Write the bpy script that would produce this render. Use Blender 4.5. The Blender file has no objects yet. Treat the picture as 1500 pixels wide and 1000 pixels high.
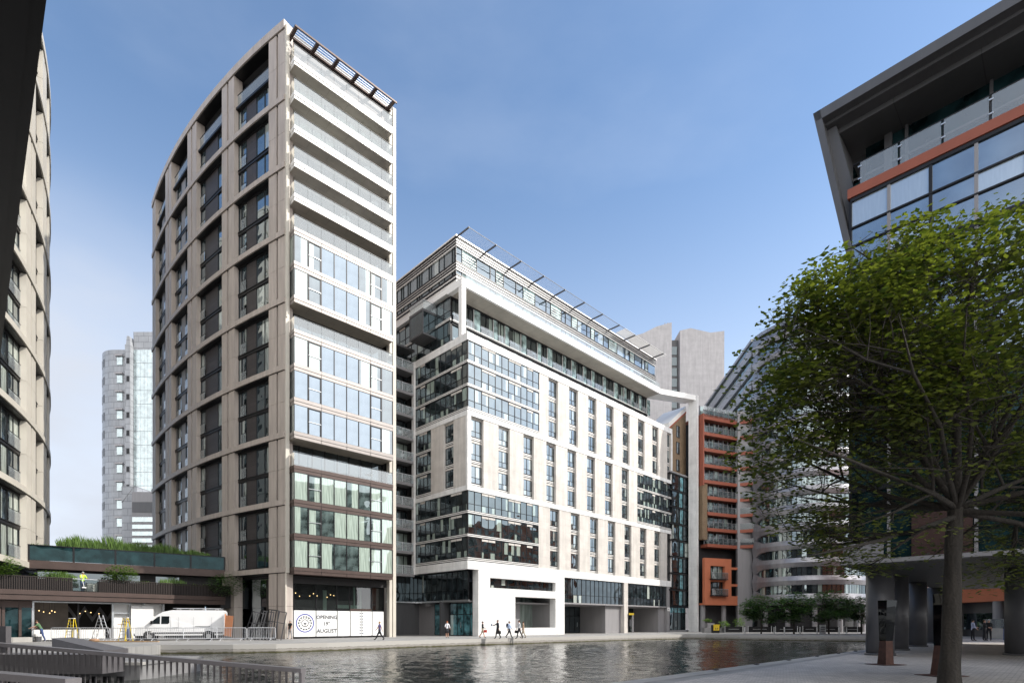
import bpy, math, random
from mathutils import Vector, Matrix, geometry, noise
R=math.radians
PI=math.pi
random.seed(7)
sc=bpy.context.scene
COL=sc.collection
# ------------------------------------------------------------------ camera
EYE=1.5; F=815.0; HZ=912.0          # eye height (m), focal length and horizon row of a 1500 px wide picture
cam=bpy.data.cameras.new('camera'); co=bpy.data.objects.new('camera',cam); COL.objects.link(co)
co.location=(0,0,EYE); co.rotation_euler=(R(90),0,0)
cam.sensor_width=36; cam.lens=F/1500*36; cam.shift_y=(HZ-500)/1500
cam.clip_start=.1; cam.clip_end=3000
sc.camera=co
# ------------------------------------------------------------------ light
SUN_EL=R(38); SUN_AZ=R(-5)           # azimuth measured from +X towards +Y
sc.view_settings.view_transform='Standard'; sc.view_settings.look='None'
sc.view_settings.gamma=1; sc.view_settings.use_curve_mapping=False
sc.view_settings.exposure=0.62
w=bpy.data.worlds.new('World'); sc.world=w; w.use_nodes=True
nt=w.node_tree; nt.nodes.clear()
def N(t,**k):
    n=nt.nodes.new(t)
    for a,b in k.items(): setattr(n,a,b)
    return n
out=N('ShaderNodeOutputWorld'); bg=N('ShaderNodeBackground'); bg.inputs[1].default_value=.115
sky=N('ShaderNodeTexSky',sky_type='NISHITA'); sky.sun_disc=False
sky.sun_elevation=SUN_EL; sky.sun_rotation=R(90)-SUN_AZ
sky.air_density=1.1; sky.dust_density=.4; sky.ozone_density=1.6
tc=N('ShaderNodeTexCoord'); mp=N('ShaderNodeMapping'); mp.inputs['Scale'].default_value=(1.3,1.3,3.2); mp.inputs['Location'].default_value=(.35,.1,.2)
nz=N('ShaderNodeTexNoise'); nz.inputs['Scale'].default_value=1.7; nz.inputs['Detail'].default_value=9; nz.inputs['Roughness'].default_value=.52
rp=N('ShaderNodeMapRange'); rp.inputs[1].default_value=.46; rp.inputs[2].default_value=.74; rp.interpolation_type='SMOOTHSTEP'
sep=N('ShaderNodeSeparateXYZ')
el=N('ShaderNodeMapRange'); el.inputs[1].default_value=.12; el.inputs[2].default_value=.50; el.inputs[3].default_value=1.0; el.inputs[4].default_value=.10; el.interpolation_type='SMOOTHSTEP'
lf=N('ShaderNodeMapRange'); lf.inputs[1].default_value=-.55; lf.inputs[2].default_value=.75; lf.inputs[3].default_value=1.0; lf.inputs[4].default_value=1.0
mu=N('ShaderNodeMath',operation='MULTIPLY'); hz=N('ShaderNodeMapRange')
hz.inputs[1].default_value=0.0; hz.inputs[2].default_value=.66; hz.inputs[3].default_value=.95; hz.inputs[4].default_value=0.0; hz.interpolation_type='SMOOTHSTEP'
mx=N('ShaderNodeMath',operation='MAXIMUM')
mix=N('ShaderNodeMix',data_type='RGBA'); mix.inputs[7].default_value=(5.6,6.1,7.0,1)
cd=N('ShaderNodeVectorMath',operation='DOT_PRODUCT'); cd.inputs[1].default_value=(.80,-.43,.42)
ca=N('ShaderNodeMapRange'); ca.inputs[1].default_value=.84; ca.inputs[2].default_value=.96; ca.interpolation_type='SMOOTHSTEP'
m2=N('ShaderNodeMix',data_type='RGBA'); m2.inputs[7].default_value=(11,11.3,11.8,1)
hs=N('ShaderNodeHueSaturation'); hs.inputs['Saturation'].default_value=1.04; hs.inputs['Value'].default_value=1.24
L=nt.links.new
L(tc.outputs['Generated'],mp.inputs[0]); L(mp.outputs[0],nz.inputs[0]); L(nz.outputs[0],rp.inputs[0])
L(tc.outputs['Generated'],sep.inputs[0]); L(sep.outputs[2],el.inputs[0]); L(sep.outputs[2],hz.inputs[0])
L(rp.outputs[0],mu.inputs[0]); L(el.outputs[0],mu.inputs[1]); L(mu.outputs[0],mx.inputs[0]); L(hz.outputs[0],mx.inputs[1])
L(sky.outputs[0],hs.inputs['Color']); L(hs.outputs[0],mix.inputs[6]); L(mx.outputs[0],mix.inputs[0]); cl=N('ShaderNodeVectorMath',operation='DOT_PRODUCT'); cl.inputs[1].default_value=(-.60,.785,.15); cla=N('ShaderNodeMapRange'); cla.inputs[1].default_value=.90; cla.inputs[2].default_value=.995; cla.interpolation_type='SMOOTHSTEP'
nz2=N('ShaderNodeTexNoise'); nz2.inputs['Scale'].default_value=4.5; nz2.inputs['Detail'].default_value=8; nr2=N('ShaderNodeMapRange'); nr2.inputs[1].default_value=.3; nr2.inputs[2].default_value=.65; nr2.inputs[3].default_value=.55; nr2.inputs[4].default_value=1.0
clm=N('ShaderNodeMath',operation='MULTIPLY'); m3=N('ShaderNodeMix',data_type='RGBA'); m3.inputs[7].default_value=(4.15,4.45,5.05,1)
byd=N('ShaderNodeVectorMath',operation='DOT_PRODUCT'); byd.inputs[1].default_value=(.35,-.94,0); L(tc.outputs['Generated'],byd.inputs[0])
by=N('ShaderNodeMapRange'); by.inputs[1].default_value=.18; by.inputs[2].default_value=.70; by.inputs[3].default_value=0; by.inputs[4].default_value=.85; by.interpolation_type='SMOOTHSTEP'
m4=N('ShaderNodeMix',data_type='RGBA'); m4.inputs[7].default_value=(14.5,14.2,13.8,1)  # added fill light: unseen white glow behind the camera, lifts camera-facing shaded surfaces
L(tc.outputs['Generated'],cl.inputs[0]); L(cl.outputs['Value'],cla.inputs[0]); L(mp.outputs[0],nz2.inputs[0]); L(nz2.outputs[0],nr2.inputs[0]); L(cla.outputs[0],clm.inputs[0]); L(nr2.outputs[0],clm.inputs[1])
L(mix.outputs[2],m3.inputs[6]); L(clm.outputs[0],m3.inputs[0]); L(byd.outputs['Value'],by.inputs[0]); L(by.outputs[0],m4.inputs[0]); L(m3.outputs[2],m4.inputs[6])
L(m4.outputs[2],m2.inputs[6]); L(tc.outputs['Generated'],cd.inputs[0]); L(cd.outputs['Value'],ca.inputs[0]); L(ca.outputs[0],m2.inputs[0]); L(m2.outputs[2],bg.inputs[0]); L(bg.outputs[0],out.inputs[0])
sl=bpy.data.lights.new('sun','SUN'); sl.energy=3.15; sl.angle=R(.5); sl.color=(1,.955,.88)
so=bpy.data.objects.new('sun',sl); COL.objects.link(so)
sd=Vector((math.cos(SUN_EL)*math.cos(SUN_AZ),math.cos(SUN_EL)*math.sin(SUN_AZ),math.sin(SUN_EL)))
so.rotation_euler=sd.to_track_quat('Z','Y').to_euler(); so.location=(60,0,80)
# ------------------------------------------------------------------ helpers
def at(px,d,z=0.0): return Vector(((px-750)/F*d,d,z))
def hz_(py,d): return EYE+(HZ-py)/F*d
class MB:
    def __init__(s,M=None): s.v=[];s.f=[];s.m=[];s.M=M or Matrix()
    def q(s,pts,m=0):
        b=len(s.v); s.v+=[s.M@Vector(p) for p in pts]; s.f.append(tuple(range(b,b+len(pts)))); s.m.append(m)
    def box(s,x0,y0,z0,x1,y1,z1,m=0):
        x0,x1=min(x0,x1),max(x0,x1); y0,y1=min(y0,y1),max(y0,y1); z0,z1=min(z0,z1),max(z0,z1)
        b=len(s.v)
        s.v+=[s.M@Vector(p) for p in ((x0,y0,z0),(x1,y0,z0),(x1,y1,z0),(x0,y1,z0),(x0,y0,z1),(x1,y0,z1),(x1,y1,z1),(x0,y1,z1))]
        for f in ((0,3,2,1),(4,5,6,7),(0,1,5,4),(1,2,6,5),(2,3,7,6),(3,0,4,7)): s.f.append(tuple(b+i for i in f)); s.m.append(m)
    def prism(s,poly,z0,z1,m=0,mt=None):
        n=len(poly); b=len(s.v)
        s.v+=[s.M@Vector((p[0],p[1],z0)) for p in poly]+[s.M@Vector((p[0],p[1],z1)) for p in poly]
        for i in range(n):
            j=(i+1)%n; s.f.append((b+i,b+j,b+n+j,b+n+i)); s.m.append(m)
        s.f.append(tuple(b+i for i in range(n-1,-1,-1))); s.m.append(m)
        s.f.append(tuple(b+n+i for i in range(n))); s.m.append(m if mt is None else mt)
    def prof(s,poly,y0,y1,m=0):            # polygon in x,z pushed through along y
        n=len(poly); b=len(s.v)
        s.v+=[s.M@Vector((p[0],y0,p[1])) for p in poly]+[s.M@Vector((p[0],y1,p[1])) for p in poly]
        for i in range(n):
            j=(i+1)%n; s.f.append((b+j,b+i,b+n+i,b+n+j)); s.m.append(m)
        s.f.append(tuple(b+i for i in range(n))); s.m.append(m)
        s.f.append(tuple(b+n+i for i in range(n-1,-1,-1))); s.m.append(m)
    def tube(s,p,q,r0,r1=None,n=6,m=0):
        p=Vector(p);q=Vector(q); r1=r0 if r1 is None else r1
        d=(q-p); 
        if d.length<1e-6: return
        d.normalize(); a=d.orthogonal().normalized(); c=d.cross(a); b=len(s.v)
        for P,r in ((p,r0),(q,r1)):
            for i in range(n):
                t=2*PI*i/n; s.v.append(s.M@(P+a*math.cos(t)*r+c*math.sin(t)*r))
        for i in range(n):
            j=(i+1)%n; s.f.append((b+i,b+j,b+n+j,b+n+i)); s.m.append(m)
        s.f.append(tuple(b+i for i in range(n-1,-1,-1))); s.m.append(m)
        s.f.append(tuple(b+n+i for i in range(n))); s.m.append(m)
    def ball(s,c,r,m=0,n=8,k=5,sq=(1,1,1)):
        c=Vector(c); b=len(s.v)
        for i in range(k+1):
            a=PI*i/k
            for j in range(n):
                t=2*PI*j/n; s.v.append(s.M@(c+Vector((math.sin(a)*math.cos(t)*r*sq[0],math.sin(a)*math.sin(t)*r*sq[1],math.cos(a)*r*sq[2]))))
        for i in range(k):
            for j in range(n):
                j2=(j+1)%n; s.f.append((b+i*n+j,b+i*n+j2,b+(i+1)*n+j2,b+(i+1)*n+j)); s.m.append(m)
    def chain(s,pts,rad,n=6,m=0,wob=0):
        b=len(s.v); k=len(pts)
        for i,(P,r) in enumerate(zip(pts,rad)):
            d=(pts[min(i+1,k-1)]-pts[max(i-1,0)]).normalized(); a=(Vector((1,.13,.07))-d*d.dot(Vector((1,.13,.07)))).normalized() if abs(d.x)<.9 else (Vector((0,1,.1))-d*d.y).normalized(); c=d.cross(a)
            for j in range(n):
                t=2*PI*j/n; rr=r*(1+(wob*noise.noise(Vector((math.cos(t)*1.5,math.sin(t)*1.5,P.z*1.3))) if wob else 0)); s.v.append(s.M@(P+a*math.cos(t)*rr+c*math.sin(t)*rr))
        for i in range(k-1):
            for j in range(n): j2=(j+1)%n; s.f.append((b+i*n+j,b+i*n+j2,b+(i+1)*n+j2,b+(i+1)*n+j)); s.m.append(m)
    def mesh(s,name,mats,smooth=False):
        me=bpy.data.meshes.new(name); me.from_pydata([tuple(v) for v in s.v],[],s.f)
        for m in (mats if isinstance(mats,(list,tuple)) else [mats]): me.materials.append(m)
        me.polygons.foreach_set('material_index',s.m)
        if smooth: me.polygons.foreach_set('use_smooth',[True]*len(s.f))
        uv=me.uv_layers.new(name='UVMap'); c=((0,0),(1,0),(1,1),(0,1)); dat=[]
        for f in s.f:
            for i in range(len(f)): dat+=c[i%4]
        uv.data.foreach_set('uv',dat)
        me.update(); return me
    def build(s,name,mats,parent=None,smooth=False,**k):
        o=bpy.data.objects.new(name,s.mesh(name,mats,smooth)); COL.objects.link(o)
        if parent: o.parent=parent
        for a,b in k.items(): o[a]=b
        return o
def thing(name,label,cat,loc=(0,0,0),rz=0,group=None):
    o=bpy.data.objects.new(name,None); COL.objects.link(o); o.empty_display_size=.5
    o.location=loc; o.rotation_euler=(0,0,rz); o['label']=label; o['category']=cat
    if group: o['group']=group
    return o
def tag(o,label,cat,group=None):
    o['label']=label;o['category']=cat
    if group:o['group']=group
    return o
def inst(o_or_mesh,name,parent=None,M=None,mat=None):
    me=o_or_mesh.data if hasattr(o_or_mesh,'data') else o_or_mesh
    o=bpy.data.objects.new(name,me); COL.objects.link(o)
    if parent: o.parent=parent
    if M is not None: o.matrix_local=M
    return o
def copy_tree(o,parent=None):
    c=o.copy(); COL.objects.link(c); c.parent=parent
    for ch in [x for x in sc.objects if x.parent==o]: copy_tree(ch,c)
    return c
def TR(x,y,z=0,rz=0,s=(1,1,1)): return Matrix.Translation((x,y,z))@Matrix.Rotation(rz,4,'Z')@Matrix.Diagonal((s[0],s[1],s[2],1))
# ------------------------------------------------------------------ materials
class NT:
    def __init__(s,name):
        s.mat=bpy.data.materials.new(name); s.mat.use_nodes=True; s.t=s.mat.node_tree
        s.p=s.t.nodes['Principled BSDF']; s.o=s.t.nodes['Material Output']
    def n(s,t,ins=None,**k):
        x=s.t.nodes.new(t)
        for a,b in k.items(): setattr(x,a,b)
        for a,b in (ins or {}).items():
            if hasattr(b,'is_linked') or isinstance(b,bpy.types.NodeSocket): s.t.links.new(b,x.inputs[a])
            else: x.inputs[a].default_value=b
        return x
    def l(s,a,b): s.t.links.new(a,b)
def c4(c): return (c[0],c[1],c[2],1)
def mat(name,col,rough=.6,metal=0,var=.12,scale=1.5,bump=0,bscale=30,streak=False,spec=.5):
    k=NT(name); p=k.p; p.inputs['Roughness'].default_value=rough; p.inputs['Metallic'].default_value=metal
    p.inputs['Specular IOR Level'].default_value=spec
    tc=k.n('ShaderNodeTexCoord'); mp=k.n('ShaderNodeMapping',{0:tc.outputs['Object']})
    if streak: mp.inputs['Scale'].default_value=(3,3,.35)
    nz=k.n('ShaderNodeTexNoise',{'Vector':mp.outputs[0],'Scale':scale,'Detail':7.0,'Roughness':.6})
    mr=k.n('ShaderNodeMapRange',{0:nz.outputs[0],1:.3,2:.7,3:1-var,4:1+var})
    mm=k.n('ShaderNodeVectorMath',{0:col,1:(1,1,1)},operation='MULTIPLY'); k.l(mr.outputs[0],mm.inputs[1])
    k.l(mm.outputs[0],p.inputs['Base Color'])
    if bump:
        n2=k.n('ShaderNodeTexNoise',{'Vector':tc.outputs['Object'],'Scale':bscale,'Detail':4.0})
        b=k.n('ShaderNodeBump',{'Height':n2.outputs[0],'Strength':bump,'Distance':.05}); k.l(b.outputs[0],p.inputs['Normal'])
    return k.mat
def panels(name,col,jw,jh,joint=.55,rough=.6,var=.06,plane='XZ',mort=.02,off=0.5,rot=0):
    k=NT(name); p=k.p; p.inputs['Roughness'].default_value=rough
    tc=k.n('ShaderNodeTexCoord'); sp=k.n('ShaderNodeSeparateXYZ',{0:tc.outputs['Object']}); cb=k.n('ShaderNodeCombineXYZ')
    if plane=='XZ':
        ad=k.n('ShaderNodeMath',{0:sp.outputs[0],1:sp.outputs[1]},operation='ADD'); k.l(ad.outputs[0],cb.inputs[0]); k.l(sp.outputs[2],cb.inputs[1])
    else: k.l(sp.outputs[0],cb.inputs[0]); k.l(sp.outputs[1],cb.inputs[1])
    mp=k.n('ShaderNodeMapping',{0:cb.outputs[0]}); mp.inputs['Rotation'].default_value=(0,0,rot)
    d=tuple(x*(1-var) for x in col); e=tuple(x*(1+var) for x in col); j=tuple(x*joint for x in col)
    br=k.n('ShaderNodeTexBrick',{'Vector':mp.outputs[0],'Color1':c4(d),'Color2':c4(e),'Mortar':c4(j),'Scale':1.0,'Mortar Size':mort,'Mortar Smooth':.1,'Bias':0.0,'Brick Width':jw,'Row Height':jh})
    br.offset=off
    nz=k.n('ShaderNodeTexNoise',{'Vector':tc.outputs['Object'],'Scale':.7,'Detail':8.0,'Roughness':.65})
    mr=k.n('ShaderNodeMapRange',{0:nz.outputs[0],1:.3,2:.7,3:.88,4:1.1})
    m0=k.n('ShaderNodeMapping',{0:tc.outputs['Object']}); m0.inputs['Scale'].default_value=(1.6,1.6,.12) if plane=='XZ' else (.22,.22,.22)
    n0=k.n('ShaderNodeTexNoise',{'Vector':m0.outputs[0],'Scale':1.0,'Detail':6.0,'Roughness':.6}); r0=k.n('ShaderNodeMapRange',{0:n0.outputs[0],1:.35,2:.62,3:.86,4:1.03}); mq=k.n('ShaderNodeMath',{0:mr.outputs[0],1:r0.outputs[0]},operation='MULTIPLY')
    mm=k.n('ShaderNodeVectorMath',{0:br.outputs[0]},operation='MULTIPLY'); k.l(mq.outputs[0],mm.inputs[1]); k.l(mm.outputs[0],p.inputs['Base Color'])
    b=k.n('ShaderNodeBump',{'Height':br.outputs['Fac'],'Strength':.5,'Distance':.02},invert=True); k.l(b.outputs[0],p.inputs['Normal'])
    return k.mat
def pane(name,dark=(.012,.016,.018),tint=(.8,.9,1.0),refl=.22,curt=.35,curtcol=(.55,.6,.55),wav=.015,wide=.5,rough=.01,fold=.45):
    """coated window glass: a room with or without curtains behind it, and the reflection over it"""
    k=NT(name); t=k.t; t.nodes.remove(k.p)
    tc=k.n('ShaderNodeTexCoord'); ge=k.n('ShaderNodeNewGeometry'); oi=k.n('ShaderNodeObjectInfo')
    m1=k.n('ShaderNodeMath',{0:oi.outputs['Random'],1:7.31},operation='MULTIPLY')
    m2=k.n('ShaderNodeMath',{0:m1.outputs[0],1:ge.outputs['Random Per Island']},operation='ADD')
    r=k.n('ShaderNodeMath',{0:m2.outputs[0]},operation='FRACT')
    has=k.n('ShaderNodeMath',{0:r.outputs[0],1:curt},operation='LESS_THAN')
    sp=k.n('ShaderNodeSeparateXYZ',{0:tc.outputs['UV']})
    r2m=k.n('ShaderNodeMath',{0:r.outputs[0],1:37.7},operation='MULTIPLY'); r2=k.n('ShaderNodeMath',{0:r2m.outputs[0]},operation='FRACT')
    wd=k.n('ShaderNodeMapRange',{0:r2.outputs[0],3:wide*.5,4:wide*1.6})
    r3m=k.n('ShaderNodeMath',{0:r.outputs[0],1:91.3},operation='MULTIPLY'); r3=k.n('ShaderNodeMath',{0:r3m.outputs[0]},operation='FRACT')
    r3b=k.n('ShaderNodeMath',{0:r3.outputs[0],1:.5},operation='GREATER_THAN')
    flip=k.n('ShaderNodeMath',{0:sp.outputs[0],1:r3b.outputs[0]},operation='SUBTRACT'); fl=k.n('ShaderNodeMath',{0:flip.outputs[0]},operation='ABSOLUTE')
    ins=k.n('ShaderNodeMath',{0:fl.outputs[0],1:wd.outputs[0]},operation='LESS_THAN')
    cm=k.n('ShaderNodeMath',{0:ins.outputs[0],1:has.outputs[0]},operation='MULTIPLY')
    fn=k.n('ShaderNodeTexNoise',{'Vector':tc.outputs['UV'],'Scale':1.0,'Detail':2.0}); 
    mp=k.n('ShaderNodeMapping',{0:tc.outputs['UV']}); mp.inputs['Scale'].default_value=(16,1.2,1); k.l(mp.outputs[0],fn.inputs['Vector'])
    fr=k.n('ShaderNodeMapRange',{0:fn.outputs[0],1:.3,2:.7,3:fold,4:1.15 if fold<.7 else 1.03})
    cc=k.n('ShaderNodeVectorMath',{0:curtcol},operation='MULTIPLY'); k.l(fr.outputs[0],cc.inputs[1])
    # soft unevenness of the dark room behind
    rn=k.n('ShaderNodeTexNoise',{'Vector':tc.outputs['Object'],'Scale':1.1,'Detail':3.0}); rr=k.n('ShaderNodeMapRange',{0:rn.outputs[0],1:.35,2:.75,3:.3,4:3.2})
    dd=k.n('ShaderNodeVectorMath',{0:dark},operation='MULTIPLY'); k.l(rr.outputs[0],dd.inputs[1])
    mixc=k.n('ShaderNodeMix',{0:cm.outputs[0]},data_type='RGBA'); k.l(dd.outputs[0],mixc.inputs[6]); k.l(cc.outputs[0],mixc.inputs[7])
    df=k.n('ShaderNodeBsdfDiffuse'); k.l(mixc.outputs[2],df.inputs[0])
    gl=k.n('ShaderNodeBsdfGlossy',{'Color':c4(tint),'Roughness':rough})
    wn=k.n('ShaderNodeTexNoise',{'Vector':tc.outputs['Object'],'Scale':.55,'Detail':1.0}); 
    # each pane sits at its own very slight angle
    isl=k.n('ShaderNodeMath',{0:r.outputs[0],1:3.0},operation='MULTIPLY')
    sx=k.n('ShaderNodeMath',{0:sp.outputs[0],1:r2.outputs[0]},operation='MULTIPLY'); sy=k.n('ShaderNodeMath',{0:sp.outputs[1],1:r3.outputs[0]},operation='MULTIPLY')
    ss=k.n('ShaderNodeMath',{0:sx.outputs[0],1:sy.outputs[0]},operation='ADD'); s3=k.n('ShaderNodeMath',{0:ss.outputs[0],1:.35},operation='MULTIPLY')
    hh=k.n('ShaderNodeMath',{0:wn.outputs[0],1:s3.outputs[0]},operation='ADD')
    bp=k.n('ShaderNodeBump',{'Height':hh.outputs[0],'Strength':1.0,'Distance':wav*3}); k.l(bp.outputs[0],gl.inputs['Normal'])
    fz=k.n('ShaderNodeFresnel',{'IOR':1.5}); fm=k.n('ShaderNodeMapRange',{0:fz.outputs[0],1:.03,2:1.0,3:refl,4:1.0})
    ms=k.n('ShaderNodeMixShader',{0:fm.outputs[0]}); k.l(df.outputs[0],ms.inputs[1]); k.l(gl.outputs[0],ms.inputs[2]); k.l(ms.outputs[0],k.o.inputs[0])
    return k.mat
def clear_glass(name,tint=(.75,.85,.85),refl=.1,op=.12,opc=(.6,.68,.68)):
    k=NT(name); k.t.nodes.remove(k.p)
    tr=k.n('ShaderNodeBsdfTransparent',{0:c4(tint)}); df=k.n('ShaderNodeBsdfDiffuse',{0:c4(opc)}); gl=k.n('ShaderNodeBsdfGlossy',{'Roughness':.02})
    tc=k.n('ShaderNodeTexCoord'); nz=k.n('ShaderNodeTexNoise',{'Vector':tc.outputs['Object'],'Scale':.5,'Detail':0.0}); bp=k.n('ShaderNodeBump',{'Height':nz.outputs[0],'Strength':.6,'Distance':.006}); k.l(bp.outputs[0],gl.inputs['Normal'])
    m1=k.n('ShaderNodeMixShader',{0:op}); k.l(tr.outputs[0],m1.inputs[1]); k.l(df.outputs[0],m1.inputs[2])
    fz=k.n('ShaderNodeFresnel',{'IOR':1.5}); fm=k.n('ShaderNodeMapRange',{0:fz.outputs[0],1:.03,2:1.0,3:refl,4:1.0})
    m2=k.n('ShaderNodeMixShader',{0:fm.outputs[0]}); k.l(m1.outputs[0],m2.inputs[1]); k.l(gl.outputs[0],m2.inputs[2]); k.l(m2.outputs[0],k.o.inputs[0])
    return k.mat
def leaf(name,c1,c2,tl=.35):
    k=NT(name); p=k.p
    ge=k.n('ShaderNodeNewGeometry'); cr=k.n('ShaderNodeMix',{0:ge.outputs['Random Per Island']},data_type='RGBA'); cr.inputs[6].default_value=c4(c1); cr.inputs[7].default_value=c4(c2)
    p.inputs['Roughness'].default_value=.5; k.l(cr.outputs[2],p.inputs['Base Color'])
    t=k.n('ShaderNodeBsdfTranslucent'); tcx=k.n('ShaderNodeVectorMath',{0:cr.outputs[2],1:(1.9,2.0,.8)},operation='MULTIPLY'); k.l(tcx.outputs[0],t.inputs[0])
    ms=k.n('ShaderNodeMixShader',{0:tl}); k.l(p.outputs[0],ms.inputs[1]); k.l(t.outputs[0],ms.inputs[2]); k.l(ms.outputs[0],k.o.inputs[0])
    return k.mat
def emit(name,c,s):
    k=NT(name); k.p.inputs['Emission Color'].default_value=c4(c); k.p.inputs['Emission Strength'].default_value=s; k.p.inputs['Base Color'].default_value=c4(c); return k.mat
m={}
m['taupe']=mat('taupe_cladding',(.42,.365,.325),.5,.0,.16,.9,streak=True)
m['cream']=mat('cream_cladding',(.56,.52,.45),.55,0,.08,.4)
m['slat']=mat('dark_bronze',(.03,.021,.018),.5,.2,.1,1)
m['brown']=mat('brown_metal',(.085,.058,.05),.45,.35,.15,1)
m['brownpale']=mat('brown_edge',(.33,.295,.275),.4,.3,.08,1)
m['clad']=panels('dark_cladding',(.05,.043,.045),2.4,.42,.5,.5,.12)
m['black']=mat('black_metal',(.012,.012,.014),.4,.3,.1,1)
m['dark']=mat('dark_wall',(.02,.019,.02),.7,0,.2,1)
m['room']=mat('room_interior',(.045,.04,.036),.8,0,.4,.5)
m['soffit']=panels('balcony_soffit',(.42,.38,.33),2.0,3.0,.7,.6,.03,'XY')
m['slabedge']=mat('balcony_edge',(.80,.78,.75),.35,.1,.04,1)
m['white']=panels('white_panel',(.80,.79,.77),2.6,1.6,.86,.5,.015)
m['whiteflat']=mat('white_render',(.80,.79,.77),.5,0,.04,.5)
m['stone']=panels('cream_stone',(.60,.56,.515),1.25,.9,.88,.7,.035,mort=.012)
m['grey']=mat('grey_cladding',(.27,.26,.265),.5,.1,.08,.5,streak=True)
m['greyd']=mat('dark_grey_cladding',(.10,.10,.105),.5,.2,.1,.6,streak=True)
m['silver']=panels('silver_panel',(.33,.325,.345),2.4,9,.8,.32,.03); m['silver'].node_tree.nodes['Principled BSDF'].inputs['Metallic'].default_value=.55
m['orange']=mat('orange_render',(.50,.155,.075),.7,0,.08,.8)
m['orange2']=mat('orange_band',(.30,.085,.048),.6,0,.1,.8)
m['brick']=panels('brown_brick',(.24,.165,.10),.225,.075,.75,.8,.12,mort=.008)
m['concrete']=panels('tower_concrete',(.44,.42,.42),14,3.1,.93,.8,.02,mort=.05)
m['paving']=panels('pale_paving',(.33,.32,.305),.9,.6,.72,.7,.08,'XY',mort=.012,rot=R(44.5))
m['setts']=panels('granite_setts',(.54,.50,.465),.26,.13,.55,.6,.18,'XY',mort=.014,rot=R(44.5))
m['coping']=panels('stone_coping',(.42,.40,.37),1.4,20,.7,.7,.05,'XY',rot=R(44.5))
m['alu']=mat('aluminium',(.62,.63,.64),.3,.8,.05,3)
m['galv']=mat('galvanised_steel',(.62,.63,.65),.45,.3,.1,4)
m['bridge']=mat('grey_painted_steel',(.16,.15,.155),.45,.4,.1,3,bump=.1)
m['conc']=mat('grey_concrete',(.22,.215,.215),.8,0,.15,2,bump=.2)
m['rust']=mat('rusted_steel',(.085,.04,.03),.75,.2,.3,6,bump=.2)
m['pane']=pane('window_glass',refl=.26,curt=.30,tint=(.7,.82,.86),curtcol=(.42,.50,.44))
m['paneb']=pane('window_glass_bright',refl=.40,curt=.26,tint=(.74,.83,.88),curtcol=(.50,.55,.52),dark=(.02,.03,.035))
m['panebay']=pane('bay_glass',refl=.34,curt=.62,tint=(.9,.95,.97),curtcol=(.62,.68,.60),dark=(.03,.04,.042),wide=.75,wav=.008)
m['panelow']=pane('low_bay_glass',refl=.20,curt=.72,tint=(.85,.95,.95),curtcol=(.50,.60,.52),dark=(.055,.075,.072),wide=.8,wav=.008)
m['panedark']=pane('dark_glass',refl=.16,curt=.12,tint=(.7,.8,.85))
m['panesky']=pane('sky_glass',refl=.62,curt=.0,tint=(.55,.62,.68),dark=(.05,.06,.07),wav=.006)
m['panegreen']=pane('pale_green_glass',refl=.12,curt=0,dark=(.20,.27,.26),tint=(.8,.9,.9))
m['teal']=pane('teal_glass',refl=.14,curt=0,dark=(.06,.15,.17),tint=(.7,.85,.9))
m['tealdark']=pane('dark_teal_glass',refl=.07,curt=0,dark=(.006,.016,.018),tint=(.22,.34,.36),wav=.004)
m['balgrey']=clear_glass('grey_balustrade_glass',(.55,.62,.64),.05,.12,(.35,.40,.41))
m['balglass']=clear_glass('balustrade_glass',(.76,.84,.86),.14,.30,(.66,.71,.73))
m['clear']=clear_glass('shop_glass',(.8,.87,.87),.12,.03)
m['leafbig']=leaf('tree_leaves',(.022,.040,.010),(.135,.155,.035),.40)
m['leafdk']=leaf('small_tree_leaves',(.035,.085,.028),(.09,.17,.05),.25)
m['leafplant']=leaf('planter_leaves',(.05,.10,.02),(.16,.26,.06),.3)
m['bark']=mat('bark',(.026,.022,.018),.9,0,.4,5,bump=.7,bscale=22,streak=True)
m['mirror']=pane('black_mirror',refl=.07,curt=0,dark=(.003,.003,.004),tint=(.30,.32,.33),wav=.02)
# ================================================================== ground, basin, water
basin=[(-90,22),(-48,34),(-24.8,38.2),(-19.5,38.9),(-16.9,39.9),(-14,42.2),(-8.8,47.7),(3.6,59),(14,67.5),(23.5,74.2),(25.8,74.0),(28.5,69.8),(40,63.2),(44,55.4),(5.6,17),(-6,5.4),(-60,-48.6),(-90,-60)]
outer=[(-1500,-1500),(1500,-1500),(1500,1500),(-1500,1500)]
def ring_mesh(polys,z,mb):
    pts=[[Vector((p[0],p[1],0)) for p in P] for P in polys]; flat=[p for P in pts for p in P]
    for t in geometry.tessellate_polygon(pts):
        a,b,c=[flat[i] for i in t]
        if (b-a).cross(c-a).z<0: b,c=c,b
        mb.q([(p.x,p.y,z) for p in (a,b,c)])
g=MB(); ring_mesh([outer,basin],0,g); o=g.build('ground',m['paving']); o['kind']='structure'
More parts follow.
